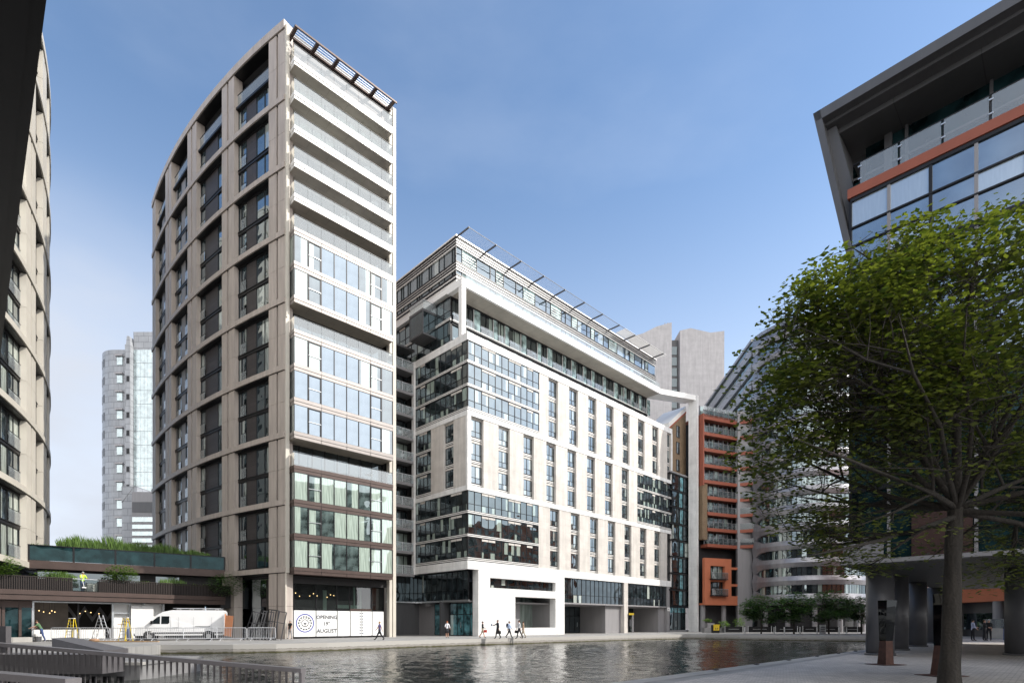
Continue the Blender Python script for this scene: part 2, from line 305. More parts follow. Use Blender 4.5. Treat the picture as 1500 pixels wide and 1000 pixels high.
# the near quay is laid with granite setts
g=MB(); ring_mesh([[(40,51.6),(60,51.6),(60,-60),(-66,-60),(-59.2,-49.2),(6.35,16.35)]],.004,g)
o=g.build('quay_setts',m['setts']); o['kind']='structure'
def offs(poly,i,d):                        # outward offset of the basin outline at vertex i
    n=len(poly); a=Vector(poly[i-1]);b=Vector(poly[i]);c=Vector(poly[(i+1)%n])
    e=(b-a).normalized(); f=(c-b).normalized(); na=Vector((-e.y,e.x)); nb=Vector((-f.y,f.x)); nn=(na+nb).normalized()
    return b+nn*(d/max(.5,nn.dot(na)))
ar=sum(basin[i-1][0]*basin[i][1]-basin[i][0]*basin[i-1][1] for i in range(len(basin)))
sg=1 if ar<0 else -1
k=NT('quay_wall_stone'); sp=k.n('ShaderNodeTexCoord'); s3=k.n('ShaderNodeSeparateXYZ',{0:sp.outputs['Object']})
nz=k.n('ShaderNodeTexNoise',{'Vector':sp.outputs['Object'],'Scale':3.0,'Detail':6.0}); zz=k.n('ShaderNodeMath',{0:nz.outputs[0],1:.18},operation='MULTIPLY')
z2=k.n('ShaderNodeMath',{0:s3.outputs[2],1:zz.outputs[0]},operation='ADD')
cr=k.n('ShaderNodeValToRGB'); mr=k.n('ShaderNodeMapRange',{0:z2.outputs[0],1:-.65,2:.05}); k.l(mr.outputs[0],cr.inputs[0])
e=cr.color_ramp.elements; e[0].position=0; e[0].color=(.045,.05,.012,1); e[1].position=.28; e[1].color=(.075,.07,.03,1)
for ps,cl in ((.33,(.22,.20,.17,1)),(.5,(.36,.34,.31,1)),(.56,(.15,.14,.12,1)),(.6,(.45,.43,.40,1))): x=e.new(ps); x.color=cl
k.l(cr.outputs[0],k.p.inputs['Base Color']); k.p.inputs['Roughness'].default_value=.8
n=len(basin); g=MB(); cp=MB()
for i in range(n):
    a=Vector(basin[i]); b=Vector(basin[(i+1)%n]); ao=offs(basin,i,.55*sg); bo=offs(basin,(i+1)%n,.55*sg)
    g.q([(a.x,a.y,-2.5),(b.x,b.y,-2.5),(b.x,b.y,.012),(a.x,a.y,.012)])
    cp.q([(a.x,a.y,.012),(b.x,b.y,.012),(bo.x,bo.y,.012),(ao.x,ao.y,.012)])
o=g.build('quay_wall',k.mat); o['kind']='structure'
o=cp.build('quay_coping',m['coping']); o['kind']='structure'
k=NT('basin_water'); p=k.p; p.inputs['Base Color'].default_value=(.018,.022,.018,1); p.inputs['Roughness'].default_value=.06; p.inputs['IOR'].default_value=1.33
tcw=k.n('ShaderNodeTexCoord'); mp1=k.n('ShaderNodeMapping',{0:tcw.outputs['Object']}); mp1.inputs['Rotation'].default_value=(0,0,R(20)); mp1.inputs['Scale'].default_value=(1.1,1.2,1)
n1=k.n('ShaderNodeTexNoise',{'Vector':mp1.outputs[0],'Scale':1.5,'Detail':3.0,'Roughness':.55}); n2=k.n('ShaderNodeTexNoise',{'Vector':mp1.outputs[0],'Scale':5.0,'Detail':3.0,'Roughness':.6})
n3=k.n('ShaderNodeTexNoise',{'Vector':tcw.outputs['Object'],'Scale':.09,'Detail':3.0}); am=k.n('ShaderNodeMapRange',{0:n3.outputs[0],1:.35,2:.65,3:.5,4:1.3})
b1=k.n('ShaderNodeMath',{0:n2.outputs[0],1:.42},operation='MULTIPLY'); b2=k.n('ShaderNodeMath',{0:n1.outputs[0],1:b1.outputs[0]},operation='ADD'); b3=k.n('ShaderNodeMath',{0:b2.outputs[0],1:am.outputs[0]},operation='MULTIPLY')
bp=k.n('ShaderNodeBump',{'Height':b3.outputs[0],'Strength':1.0,'Distance':.05}); k.l(bp.outputs[0],p.inputs['Normal'])
import numpy as np
rg=np.random.RandomState(3); XA,XB,YA,YB,DX=-38.0,44.0,11.0,78.0,.12
nx=int((XB-XA)/DX)+1; ny=int((YB-YA)/DX)+1; gx,gy=np.meshgrid(np.linspace(XA,XB,nx),np.linspace(YA,YB,ny)); hh_=np.zeros_like(gx)
wob=1.6*np.sin(gx*.13+.7*np.sin(gy*.09))+1.3*np.sin(gy*.11+1.1*np.sin(gx*.07+2))
for i in range(46):
    lam=.38*(2.6/.38)**(rg.rand()**1.5); th=R(35)+rg.randn()*.85; kk=2*PI/lam; amp=.0125*lam**.9*(.5+rg.rand())
    hh_+=amp*np.sin(kk*(gx*math.cos(th)+gy*math.sin(th))+rg.rand()*6.28+wob*(1+i%3)*.5)
hh_*=(.75+.35*np.sin(gx*.16+.5*gy*.1+1)*np.sin(gy*.13-.05*gx)); hh_*=.21
edge=np.minimum.reduce([gx-XA,XB-gx,gy-YA,YB-gy]); hh_*=np.clip(edge/1.0,0,1)
vv=np.stack([gx.ravel(),gy.ravel(),(-.6+hh_).ravel()],1); ii=np.arange(nx*ny).reshape(ny,nx)
qq=np.stack([ii[:-1,:-1].ravel(),ii[:-1,1:].ravel(),ii[1:,1:].ravel(),ii[1:,:-1].ravel()],1)
ex=np.array([(-95,-65,-.6),(60,-65,-.6),(60,85,-.6),(-95,85,-.6),(XA,YA,-.6),(XB,YA,-.6),(XB,YB,-.6),(XA,YB,-.6)]); n0=len(vv)
vv=np.concatenate([vv,ex]); qq=np.concatenate([qq,np.array([(n0,n0+1,n0+5,n0+4),(n0+1,n0+2,n0+6,n0+5),(n0+2,n0+3,n0+7,n0+6),(n0+3,n0,n0+4,n0+7)])])
wm_=bpy.data.meshes.new('water'); wm_.vertices.add(len(vv)); wm_.vertices.foreach_set('co',vv.astype(np.float32).ravel())
wm_.loops.add(len(qq)*4); wm_.loops.foreach_set('vertex_index',qq.astype(np.int32).ravel()); wm_.polygons.add(len(qq)); wm_.polygons.foreach_set('loop_start',np.arange(0,len(qq)*4,4,dtype=np.int32))
wm_.update(calc_edges=True); wm_.polygons.foreach_set('use_smooth',[True]*len(qq)); wm_.materials.append(k.mat)
o=bpy.data.objects.new('water',wm_); COL.objects.link(o); o['kind']='structure'
# ================================================================== curved residential towers
ROT=R(44.5)
class Arc:
    def __init__(s,x,y,h0,Rr,turn): s.p=Vector((x,y)); s.h0=R(h0); s.R=Rr; s.t=turn; s.c=s.p+Rr*Vector((math.cos(s.h0+turn*PI/2),math.sin(s.h0+turn*PI/2)))
    def h(s,u): return s.h0+s.t*u/s.R
    def at(s,u,off=0):                     # off is measured outwards
        a=s.h(u)-s.t*PI/2; return s.c+(s.R+off)*Vector((math.cos(a),math.sin(a)))
def arcband(mb,arc,s0,s1,z0,z1,o0,o1,step=1.5,mi=0):
    n=max(1,int(abs(s1-s0)/step)); 
    for i in range(n):
        a=s0+(s1-s0)*i/n; b=s0+(s1-s0)*(i+1)/n
        A0=arc.at(a,o0);A1=arc.at(a,o1);B0=arc.at(b,o0);B1=arc.at(b,o1)
        mb.q([(A1.x,A1.y,z0),(B1.x,B1.y,z0),(B1.x,B1.y,z1),(A1.x,A1.y,z1)],mi)
        mb.q([(A0.x,A0.y,z0),(B0.x,B0.y,z0),(B1.x,B1.y,z0),(A1.x,A1.y,z0)],mi)
        mb.q([(A0.x,A0.y,z1),(A1.x,A1.y,z1),(B1.x,B1.y,z1),(B0.x,B0.y,z1)],mi)
        if i==0: mb.q([(A0.x,A0.y,z0),(A1.x,A1.y,z0),(A1.x,A1.y,z1),(A0.x,A0.y,z1)],mi)
        if i==n-1: mb.q([(B0.x,B0.y,z0),(B1.x,B1.y,z0),(B1.x,B1.y,z1),(B0.x,B0.y,z1)],mi)
def infill_meshes(w,h,pat,dark):
    """one storey of one bay: frames and cladding, panes, and the low glass of the opening lights"""
    fr=MB(); pn=MB(); jl=MB(); x=0; tot=sum(p[1] for p in pat)
    fr.box(0,-.10,0,w,.02,.10,1); fr.box(0,-.12,h-.16,w,.02,h,1); fr.box(0,-.16,.10,w,-.06,.17,1)
    for t,f in pat:
        ww=w*f/tot; x1=x+ww
        if t=='c': fr.box(x,-.05,.17,x1,.03,h-.16,0)
        elif t=='l': fr.box(x,-.05,.17,x1,.03,h-.16,2)
        else:
            fr.box(x,-.07,.17,x+.05,.02,h-.16,1); fr.box(x1-.05,-.07,.17,x1,.02,h-.16,1); fr.box(x+.05,-.07,h-.21,x1-.05,.02,h-.16,1)
            pn.q([(x+.05,0,.17),(x1-.05,0,.17),(x1-.05,0,h-.21),(x+.05,0,h-.21)])
            if t=='j': jl.q([(x+.02,-.13,.2),(x1-.02,-.13,.2),(x1-.02,-.13,1.25),(x+.02,-.13,1.25)]); fr.box(x,-.15,1.25,x1,-.11,1.29,1)
            if ww>1.5: fr.box((x+x1)/2-.03,-.06,.17,(x+x1)/2+.03,.01,h-.16,1)
        x=x1
    return fr,pn,jl
def curved_tower(T,arc,piers,s_end,levels,base,mats,pats,s_beg=0,top_open=True):
    pier_m,band_m,pane_m=mats
    flip=arc.t<0
    def bayM(sa,sb,z,inset):
        A=arc.at(sb if flip else sa,-inset); B=arc.at(sa if flip else sb,-inset)
        d=B-A; return Matrix.Translation((A.x,A.y,z))@Matrix.Rotation(math.atan2(d.y,d.x),4,'Z'),d.length
    for i,zt in enumerate(levels):
        b=MB(); hgt=.5 if i<len(levels)-1 else .75
        arcband(b,arc,s_beg-(.0),s_end,zt-hgt,zt,-.9,.14); 
        arcband(b,arc,s_beg,s_end,zt-hgt-.07,zt-hgt,-.9,.02,mi=1)
        b.build('floor_band',[band_m,m['black']],T)
    ztop=levels[-1]-.8
    for (a,b) in piers:
        mb=MB(); hw=(b-a)
        for u0,u1 in ((a,a+hw*.45),(a+hw*.57,b)) if not (flip and a==0) else ((a,a+1.0),(a+1.25,b)):
            M,wd=bayM(u0,u1,0,0); 
            for j in range(len(levels)):
                z0=(levels[j-1] if j else base); z1=levels[j]-(.57 if j<len(levels)-1 else .82)
                zm=(z0+z1)/2
                for za,zb in ((z0,zm-.012),(zm+.012,z1)): 
                    q=MB(M); q.box(0,-.03,za,wd,.85,zb); off=len(mb.v); mb.v+=q.v; mb.f+=[tuple(t+off for t in f) for f in q.f]; mb.m+=q.m
        M,wd=bayM(a,b,0,.5); q=MB(M); q.box(.1,0,base,wd-.1,.4,ztop,1); off=len(mb.v); mb.v+=q.v; mb.f+=[tuple(t+off for t in f) for f in q.f]; mb.m+=q.m
        mb.build('pier',[pier_m,m['black']],T)
    bays=[]; edges=[(s_beg,s_beg)]+piers
    for i in range(len(piers)):
        a=piers[i][1]; b=piers[i+1][0] if i+1<len(piers) else s_end
        if b-a>.8: bays.append((a,b))
    if piers[0][0]>s_beg+.8: bays.insert(0,(s_beg,piers[0][0]))
    for bi,(a,b) in enumerate(bays):
        M,wd=bayM(a,b,0,.5); pat=pats[bi%len(pats)]
        h=(levels[1]-levels[0]-.57)/2
        fr,pn,jl=infill_meshes(wd,h,pat,0)
        fm=fr.mesh('window',[m['clad'],m['black'],m['grey']]); pm=pn.mesh('pane',[pane_m]); jm=jl.mesh('juliet_glass',[m['balglass']]) if jl.v else None
        for j in range(1,len(levels)):
            for kx in (0,1):
                z=levels[j-1]+kx*h
                if j==len(levels)-1:
                    if kx==1 and top_open: continue
                Mi,_=bayM(a,b,z,.5)
                f=inst(fm,'window',T,Mi); inst(pm,'pane',f)
                if jm: inst(jm,'juliet_glass',f)
        if top_open:                       # open loggia behind a glass balustrade on the top storey
            z=levels[-2]+h+.05; Mi,_=bayM(a,b,z,.35); q=MB(Mi); q.q([(0,0,.1),(wd,0,.1),(wd,0,1.45),(0,0,1.45)]); q.box(0,-.03,1.45,wd,.03,1.5,1); q.box(0,-.2,-.12,wd,.1,.1,1)
            q.build('balustrade',[m['balglass'],m['black']],T)
            Mi,_=bayM(a,b,z,2.9); q=MB(Mi); q.box(0,0,0,wd,.1,levels[-1]-z,0); q.build('loggia_wall',[m['dark']],T)
    return bays
LEV=[6.75+6.3*i for i in range(8)]+[57.8]
# ---- the tall tower with the glazed end
T1=thing('apartment_tower','tall curved taupe apartment tower with glass balconies stacked up its narrow sunlit end','apartment tower',(-21.2,52,0),ROT)
arc1=Arc(0,0,105,107,-1)
pats1=[[('p',.5),('j',.9),('c',1.6),('p',2.7)],[('j',1.1),('c',2.7),('p',1.8)],[('l',.5),('j',1.1),('l',1.1),('j',1.1),('p',.5)],[('j',1.2),('l',1.2),('j',1.2),('p',1)],[('j',1.2),('c',1.2),('j',1.2)]]
curved_tower(T1,arc1,[(0,2.4),(8.3,10.75),(16.75,19.3),(24.9,27.5),(33.1,35.4)],35.4,LEV,0,(m['taupe'],m['taupe'],m['paneb']),pats1)
core=[arc1.at(u,-.9) for u in [1+i*1.71 for i in range(21)]]
poly=[(p.x,p.y) for p in core]+[(11.6,34.5),(11.6,1.05)]
b=MB(); b.prism(poly[::-1],6.0,54.4); b.build('inner_wall',m['dark'],T1)
b=MB(); poly2=[(p.x,p.y) for p in [arc1.at(u,-2.8) for u in [1+i*1.71 for i in range(21)]]]+[(11.4,34),(11.4,1.6)]
b.prism(poly2[::-1],54.4,57.0); b.build('penthouse_wall',m['dark'],T1)
b=MB(); poly2=[(p.x,p.y) for p in [arc1.at(u,-.2) for u in [.3+i*1.75 for i in range(21)]]]+[(11.8,35),(11.8,.2)]
b.prism(poly2[::-1],57.0,57.5); b.build('roof',m['greyd'],T1)
b=MB(); arcband(b,arc1,2.0,35,0,6.1,-1.6,-1.4); b.build('ground_floor_glazing',m['panedark'],T1)
b=MB(); b.box(11.62,.3,6.0,11.85,34.5,57.2); b.build('side_wall',m['taupe'],T1)
# front end: the lit piers either side of the stacked bays
b=MB(); b.box(-.02,-.16,6.2,.34,.3,57.3); b.box(-.02,-.1,0,.1,.25,6.2); b.box(.0,-.3,30,.1,-.16,57.3); b.build('corner_pier',m['cream'],T1)
b=MB(); b.box(11.12,-.2,0,11.45,.4,56.6); b.box(11.53,-.25,0,11.9,.4,57.0); b.box(11.45,0,0,11.53,.3,56.6,1); b.build('corner_pier',[m['cream'],m['black']],T1)
BX0,BX1,BY=.42,10.98,-1.02; ZK=[6.4+3.15*i for i in range(17)]
pw=(BX1-BX0)/8
pq=MB(); hh=3.15-.62; pq.q([(.05,0,.03),(pw-.05,0,.03),(pw-.05,0,hh-.03),(.05,0,hh-.03)])
pme=pq.mesh('pane',[m['panebay']]); pme3=pq.mesh('pane',[m['panelow']]); pme2=pq.mesh('pane',[m['panesky']])
sq=MB(); sq.q([(.04,0,.03),(.95,0,.03),(.95,0,hh-.03),(.04,0,hh-.03)]); sme=sq.mesh('side_pane',[m['panebay']])
def fband(z,brown=True,nm='floor_band'):
    b=MB(); b.box(BX0-.04,BY-.06,z-.02,BX1+.04,.1,z+.29,0); b.box(BX0,BY-.02,z-.33,BX1,.1,z-.02,0); b.box(BX0-.02,BY-.03,z-.04,BX1+.02,BY+.02,z-.02,1)
    for i in (2,4,6): b.box(BX0+i*pw-.01,BY-.065,z-.33,BX0+i*pw+.01,BY-.05,z+.28,1)
    b.build(nm,[m['brown'] if brown else m['brownpale'],m['black']],T1)
for kf in (0,1,2,3): fband(ZK[kf],True)
for kf in (4,5,6,7,8,9,10): fband(ZK[kf],False)
for kf in (0,1,2,4,5,6,8,9):
    z=ZK[kf]+.29; up=kf>=4
    g=MB()
    for i in range(9):
        x=BX0+i*pw; g.box(x-.035,BY-.03,z,x+.035,BY+.05,z+hh)
    g.box(BX0,BY-.02,z,BX1,BY+.04,z+.03); g.box(BX0,BY-.02,z+hh-.03,BX1,BY+.04,z+hh)
    for i in (1,6):                        # opening lights with a deeper dark frame and a guard rail
        x=BX0+i*pw; g.box(x+.03,BY-.05,z,x+.10,BY+.05,z+hh); g.box(x+pw-.12,BY-.05,z,x+pw-.03,BY+.05,z+hh); g.box(x+.1,BY-.05,z+hh-.12,x+pw-.1,BY+.05,z+hh-.03); g.box(x+.05,BY-.06,z+1.15,x+pw-.05,BY-.02,z+1.2,1)
    g.box(BX0-.0,BY+.45,z,BX0+.05,BY+.52,z+hh)
    G=g.build('bay_glazing',[m['black'],m['alu']],T1)
    for i in range(8): inst(pme2 if (up and i in (2,3,4)) or (up and kf in(4,5) and i<7) else (pme if up else pme3),'pane',G,TR(BX0+i*pw,BY+.02,z))
    inst(sme,'side_pane',G,TR(BX0+.02,0,z,-PI/2)); inst(sme,'side_pane',G,TR(BX1-.02,BY,z,PI/2))
bw=MB(); bw.box(BX0+.1,.2,ZK[0]+.3,BX1-.1,.3,ZK[3]); bw.box(BX0+.1,.2,ZK[4]+.3,BX1-.1,.3,ZK[7]); bw.box(BX0+.1,.2,ZK[8]+.3,BX1-.1,.3,ZK[10]); bw.build('room_wall',m['dark'],T1)
for kf in (3,7,10,11,12,13,14,15):         # terraces and balconies
    z=ZK[kf]
    if kf>10:
        b=MB(); b.box(BX0-.02,BY-.04,z-.06,BX1+.02,1.0,z+.29,0); b.box(BX0+.02,BY+.02,z-.33,BX1-.02,1.0,z-.06,0); b.box(BX0+.06,BY+.08,z-.36,BX1-.06,1.0,z-.33,1)
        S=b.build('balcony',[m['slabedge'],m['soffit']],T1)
    else:
        b=MB(); b.box(BX0+.05,BY+.05,z+.29,BX1-.05,1.0,z+.33); S=b.build('terrace',[m['soffit']],T1)
    g=MB(); y=BY+.03
    for i in range(8): g.q([(BX0+i*pw+.01,y,z+.30),(BX0+(i+1)*pw-.01,y,z+.30),(BX0+(i+1)*pw-.01,y,z+1.5),(BX0+i*pw+.01,y,z+1.5)])
    g.q([(BX0+.02,y,z+.3),(BX0+.02,0,z+.3),(BX0+.02,0,z+1.5),(BX0+.02,y,z+1.5)]); g.q([(BX1-.02,y,z+.3),(BX1-.02,0,z+.3),(BX1-.02,0,z+1.5),(BX1-.02,y,z+1.5)])
    g.box(BX0,y-.03,z+1.5,BX1,y+.03,z+1.55,1)
    g.build('balustrade',[m['balglass'],m['black']],S)
    b=MB(); b.box(BX0,.98,z+.33,BX1,1.04,z+2.82,0)
    for i in range(9): b.box(BX0+i*pw-.03,.92,z+.33,BX0+i*pw+.03,.98,z+2.82,1)
    B=b.build('recessed_glazing',[m['panebay'] if kf>10 else m['panedark'],m['black']],T1)
for kf in (4,8):                           # soffits under the projecting glazed blocks
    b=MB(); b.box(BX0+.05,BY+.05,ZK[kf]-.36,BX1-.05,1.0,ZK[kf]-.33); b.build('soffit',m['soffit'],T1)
# furniture left out on the terraces
for kf,x in ((3,8.6),(11,6.0),(12,9.2),(15,3.2),(13,8.4)):
    q=thing('patio_table','round white patio table on the %s balcony of the tall taupe tower'%{3:'recessed lowest',11:'fifth from top',12:'fourth from top',15:'topmost',13:'third from top'}[kf],'table'); q.matrix_world=T1.matrix_basis@TR(x,-.3,ZK[kf]+.34)
    b=MB(); b.tube((0,0,.68),(0,0,.72),.42,n=14); b.build('tabletop',m['whiteflat'],q); b=MB(); b.tube((0,0,0),(0,0,.68),.03); b.tube((0,0,0),(0,0,.02),.22,n=10); b.build('table_base',m['alu'],q)
# roof pergola
b=MB(); zt=56.35
b.box(BX0-.1,-1.5,zt,BX1+.25,-1.38,zt+.16); b.box(BX0-.1,.25,zt-1.4,BX1+.4,.5,zt+.2); b.box(BX0-.1,-.35,zt-.05,BX1+.25,-.2,zt+.12)
for i in range(6):
    x=BX0+.05+i*(BX1-BX0-.1)/5; b.box(x-.14,-1.38,zt,x+.14,.25,zt+.22)
P=b.build('pergola',[m['brown']],T1)
for i in range(4): b=MB(); b.tube((BX0,-1.15+i*.25,zt+.1),(BX1,-1.15+i*.25,zt+.1),.018,n=4); b.build('rod',m['alu'],P)
# ground floor behind the hoarding
b=MB(); b.box(0.3,.4,5.75,11.3,6.9,6.0); b.box(.3,.35,5.3,11.3,.6,5.75); b.build('shop_ceiling',m['dark'],T1)
b=MB(); b.box(.4,6.8,0,11.5,7.0,5.8); b.box(11.4,1.3,0,11.6,6.8,5.8); b.box(.2,1.3,0,.4,6.8,5.8,1); b.build('shop_wall',[m['room'],m['room']],T1)
b=MB(); b.box(.4,.9,0,11.4,6.8,.16); b.build('shop_floor',m['conc'],T1)
b=MB()
for x in (.75,1.33,3.55,5.77,7.2,9.72,11.15): b.box(x-.05,1.1,.16,x+.05,1.25,5.75)
b.box(.4,1.1,2.72,11.3,1.24,2.82); b.box(7.2,1.08,2.72,9.7,1.2,3.0,1); b.build('shopfront_frame',[m['black'],m['brown']],T1)
b=MB()
for x0,x1 in ((.8,1.28),(1.38,3.5),(3.6,5.72),(5.82,7.15),(7.25,9.67),(9.77,11.1)): b.q([(x0,1.18,2.82),(x1,1.18,2.82),(x1,1.18,5.75),(x0,1.18,5.75)])
b.build('shop_glass',m['clear'],T1)
b=MB(); b.box(7.0,3.6,3.1,9.9,3.9,3.45); b.box(9.6,3.4,.2,9.8,3.6,5.4); b.box(8.9,3.4,.2,9.05,3.6,5.4); b.box(5.9,4.5,.2,6.3,4.6,5.0); b.build('shop_fittings',mat('pale_green_paint',(.30,.42,.34),.6),T1)
m['bulb']=emit('warm_bulb',(1,.66,.28),2.5)
for i in range(9):
    q=MB(); q.ball((0,0,0),.05,n=6,k=4); q.tube((0,0,.05),(0,0,1.3),.012,n=4,m=1)
    o=q.build('pendant_lamp',[m['bulb'],m['black']]); o.matrix_world=T1.matrix_basis@TR(1.7+i*.62,2.6+(i%3)*.5,4.35+.18*math.sin(i*1.9))
    tag(o,'small warm pendant bulb glowing inside the unfinished restaurant behind the hoarding','lamp','pendant bulbs over the hoarding')
# hoarding
m['ink']=mat('dark_ink',(.03,.03,.035),.7,0,0); m['blueink']=mat('blue_ink',(.03,.04,.30),.7,0,0); m['greyink']=mat('pale_blue_ink',(.42,.47,.62),.7,0,0); m['hoard']=mat('white_hoarding',(.80,.80,.79),.6,0,.02)
def textmesh(txt,size,mat_,parent,M,name='lettering',thick=.004,align='CENTER'):
    cu=bpy.data.curves.new('t','FONT'); cu.body=txt; cu.size=size; cu.extrude=thick; cu.offset=.0085; cu.align_x=align; cu.resolution_u=2
    t=bpy.data.objects.new('t',cu); COL.objects.link(t); bpy.context.view_layer.update()
    me=bpy.data.meshes.new_from_object(t.evaluated_get(bpy.context.evaluated_depsgraph_get())); bpy.data.objects.remove(t)
    me.materials.clear(); me.materials.append(mat_); o=bpy.data.objects.new(name,me); COL.objects.link(o)
    if parent: o.parent=parent
    o.matrix_local=M; return o
FX=Matrix.Rotation(PI/2,4,'X')             # stands text upright, facing -y
H=thing('hoarding','white printed hoarding with a round blue emblem and opening date, across the tower shopfront','hoarding'); H.matrix_world=T1.matrix_basis@TR(-.40,-.7,0)
for i,(x0,x1) in enumerate(((.45,1.28),(1.38,3.5),(3.6,5.72),(5.82,7.15),(7.25,9.67),(9.77,11.1))):
    b=MB(); b.box(x0,1.0,.2,x1,1.07,2.72,0)
    P=b.build('hoarding_panel',[m['hoard']],H)
    b=MB()
    for r_ in range(7):
        if i in (1,2) and 0<r_<6 and i==1: continue
        z=.42+r_*.34; x=x0+.08
        while x<x1-.15:
            l=random.uniform(.10,.32)
            if not (i==2 and x0+.3<x<x1-.4 and .6<z<2.6): b.box(x,.994,z,min(x+l,x1-.08),1.0,z+.035,0)
            x+=l+.07
    if b.v: b.build('faint_print',[m['greyink']],P)
    if i==1:
        b=MB(); cx,cz=(x0+x1)/2,1.5
        def ringb(r0,r1,mi,n=40):
            for j in range(n):
                a=2*PI*j/n; c=2*PI*(j+1)/n
                b.q([(cx+r0*math.cos(a),.990,cz+r0*math.sin(a)),(cx+r0*math.cos(c),.990,cz+r0*math.sin(c)),(cx+r1*math.cos(c),.990,cz+r1*math.sin(c)),(cx+r1*math.cos(a),.990,cz+r1*math.sin(a))],mi)
        ringb(.80,.90,0); ringb(.30,.36,1,24)
        for j in range(14):
            a=2*PI*j/14; q=MB(Matrix.Translation((cx+.62*math.cos(a),.992,cz+.62*math.sin(a)))@Matrix.Rotation(-a,4,'Y')); q.box(-.06,-.004,-.09,.06,.004,.09,1); off=len(b.v); b.v+=q.v; b.f+=[tuple(t+off for t in f) for f in q.f]; b.m+=q.m
        for j in range(9):
            a=PI*(j+.5)/9; b.box(cx+.47*math.cos(a)-.04,.99,cz+.47*math.sin(a)-.03,cx+.47*math.cos(a)+.04,.996,cz+.47*math.sin(a)+.05,1)
        b.q([(cx-.17,.988,cz+.02),(cx,.988,cz-.20),(cx+.17,.988,cz+.02)],1); b.box(cx-.02,.988,cz-.33,cx+.02,.992,cz-.17,1); b.box(cx-.34,.988,cz-.28,cx-.12,.992,cz-.24,1); b.box(cx+.12,.988,cz-.28,cx+.34,.992,cz-.24,1)
        b.build('emblem',[m['blueink'],m['ink']],P)
    if i==2:
        for t,z,s in (('OPENING',1.92,.50),('19',1.26,.52),('AUGUST',.55,.54)): textmesh(t,s,m['ink'],P,Matrix.Translation(((x0+x1)/2-(.12 if t=='19' else 0),.985,z))@FX)
        textmesh('th',.18,m['ink'],P,Matrix.Translation(((x0+x1)/2+.24,.985,1.52))@FX)
    if i==4:
        b=MB(); b.box((x0+x1)/2-.02,.99,.2,(x0+x1)/2+.02,1.0,2.72); 
        for r_ in range(8): b.box((x0+x1)/2-.2,.985,.35+r_*.3,(x0+x1)/2-.1,.995,.5+r_*.3); b.box((x0+x1)/2+.1,.985,.35+r_*.3,(x0+x1)/2+.2,.995,.5+r_*.3)
        b.build('door_leaf_joint',[m['ink']],P)
# ---- tower at the left edge
T0=thing('apartment_tower','cream sunlit curved apartment tower rising at the left edge of the photo','apartment tower',(-39.8,44,0),0)
arc0=Arc(0,0,115,75,1)
pats0=[[('c',2),('p',1),('c',1.6),('j',.6),('p',1.1)],[('c',1),('p',1),('j',1)],[('p',1),('j',1.4),('c',.8)]]
# start a little nearer than the frame edge
sA=-12
p0=arc0.at(sA); arc0b=Arc(p0.x,p0.y,math.degrees(arc0.h(sA)),75,1)
curved_tower(T0,arc0b,[(-6.5-sA,-3.7-sA),(4.1-sA,7.2-sA),(10.6-sA,13.3-sA),(16.6-sA,19.4-sA),(23.2-sA,26-sA)],29-sA,LEV[:-1]+[57.1],6.3,(m['cream'],m['cream'],m['panebay']),pats0,top_open=False)
cr_=[arc0b.at(u,-.9) for u in [i*2.05 for i in range(21)]]
b=MB(); b.prism([(p.x,p.y) for p in cr_]+[(-34,31),(-16,-17)],6.0,56.9); b.build('inner_wall',m['dark'],T0)
b=MB(); b.prism([(p.x,p.y) for p in [arc0b.at(u,-3.2) for u in [i*2.05 for i in range(21)]]]+[(-33,30),(-16,-15)],0,6.0); b.build('ground_floor_wall',m['dark'],T0)
# ---- dark overhanging building edge at the near left
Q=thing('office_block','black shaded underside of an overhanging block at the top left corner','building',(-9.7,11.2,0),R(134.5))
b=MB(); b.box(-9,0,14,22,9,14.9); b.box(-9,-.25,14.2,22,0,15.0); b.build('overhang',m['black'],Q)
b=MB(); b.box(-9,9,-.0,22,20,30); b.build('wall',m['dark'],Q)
# ================================================================== white and stone residential block
B2=thing('apartment_block','white framed stone and glass residential block with a rooftop sunshade, centre of the photo','apartment block',(-4.95,62,0),ROT)
U1=44.6
def sbox(name,boxes,mats):
    b=MB()
    for x in boxes: b.box(*x)
    return b.build(name,mats,B2)
sbox('inner_wall',[(.5,.5,7.6,U1-.3,16,33.0),(.6,3.9,33.0,U1-1.5,16,40.0),(.35,2.35,40.0,U1-1.7,16,45.2),(-13,11.9,6.5,.5,22,33.0),(.5,12,33,8,22,40)],[m['dark']])
# white bands that fold round the corner
def band(z0,z1,n='floor_band',v=10.4,mt='white'):
    b=MB(); b.box(-.02,-.02,z0,U1,.5,z1); b.box(-.02,.5,z0,.5,v,z1); b.build(n,m[mt],B2)
for z0,z1 in ((7.55,8.5),(16.35,16.9),(24.75,25.3)): band(z0,z1)
b=MB(); b.box(-.02,-.02,33.1,U1,.5,33.95); b.box(-.02,.5,33.1,.5,22,33.95); b.box(.5,.5,33.5,U1,4,33.6); b.build('floor_band',m['white'],B2)
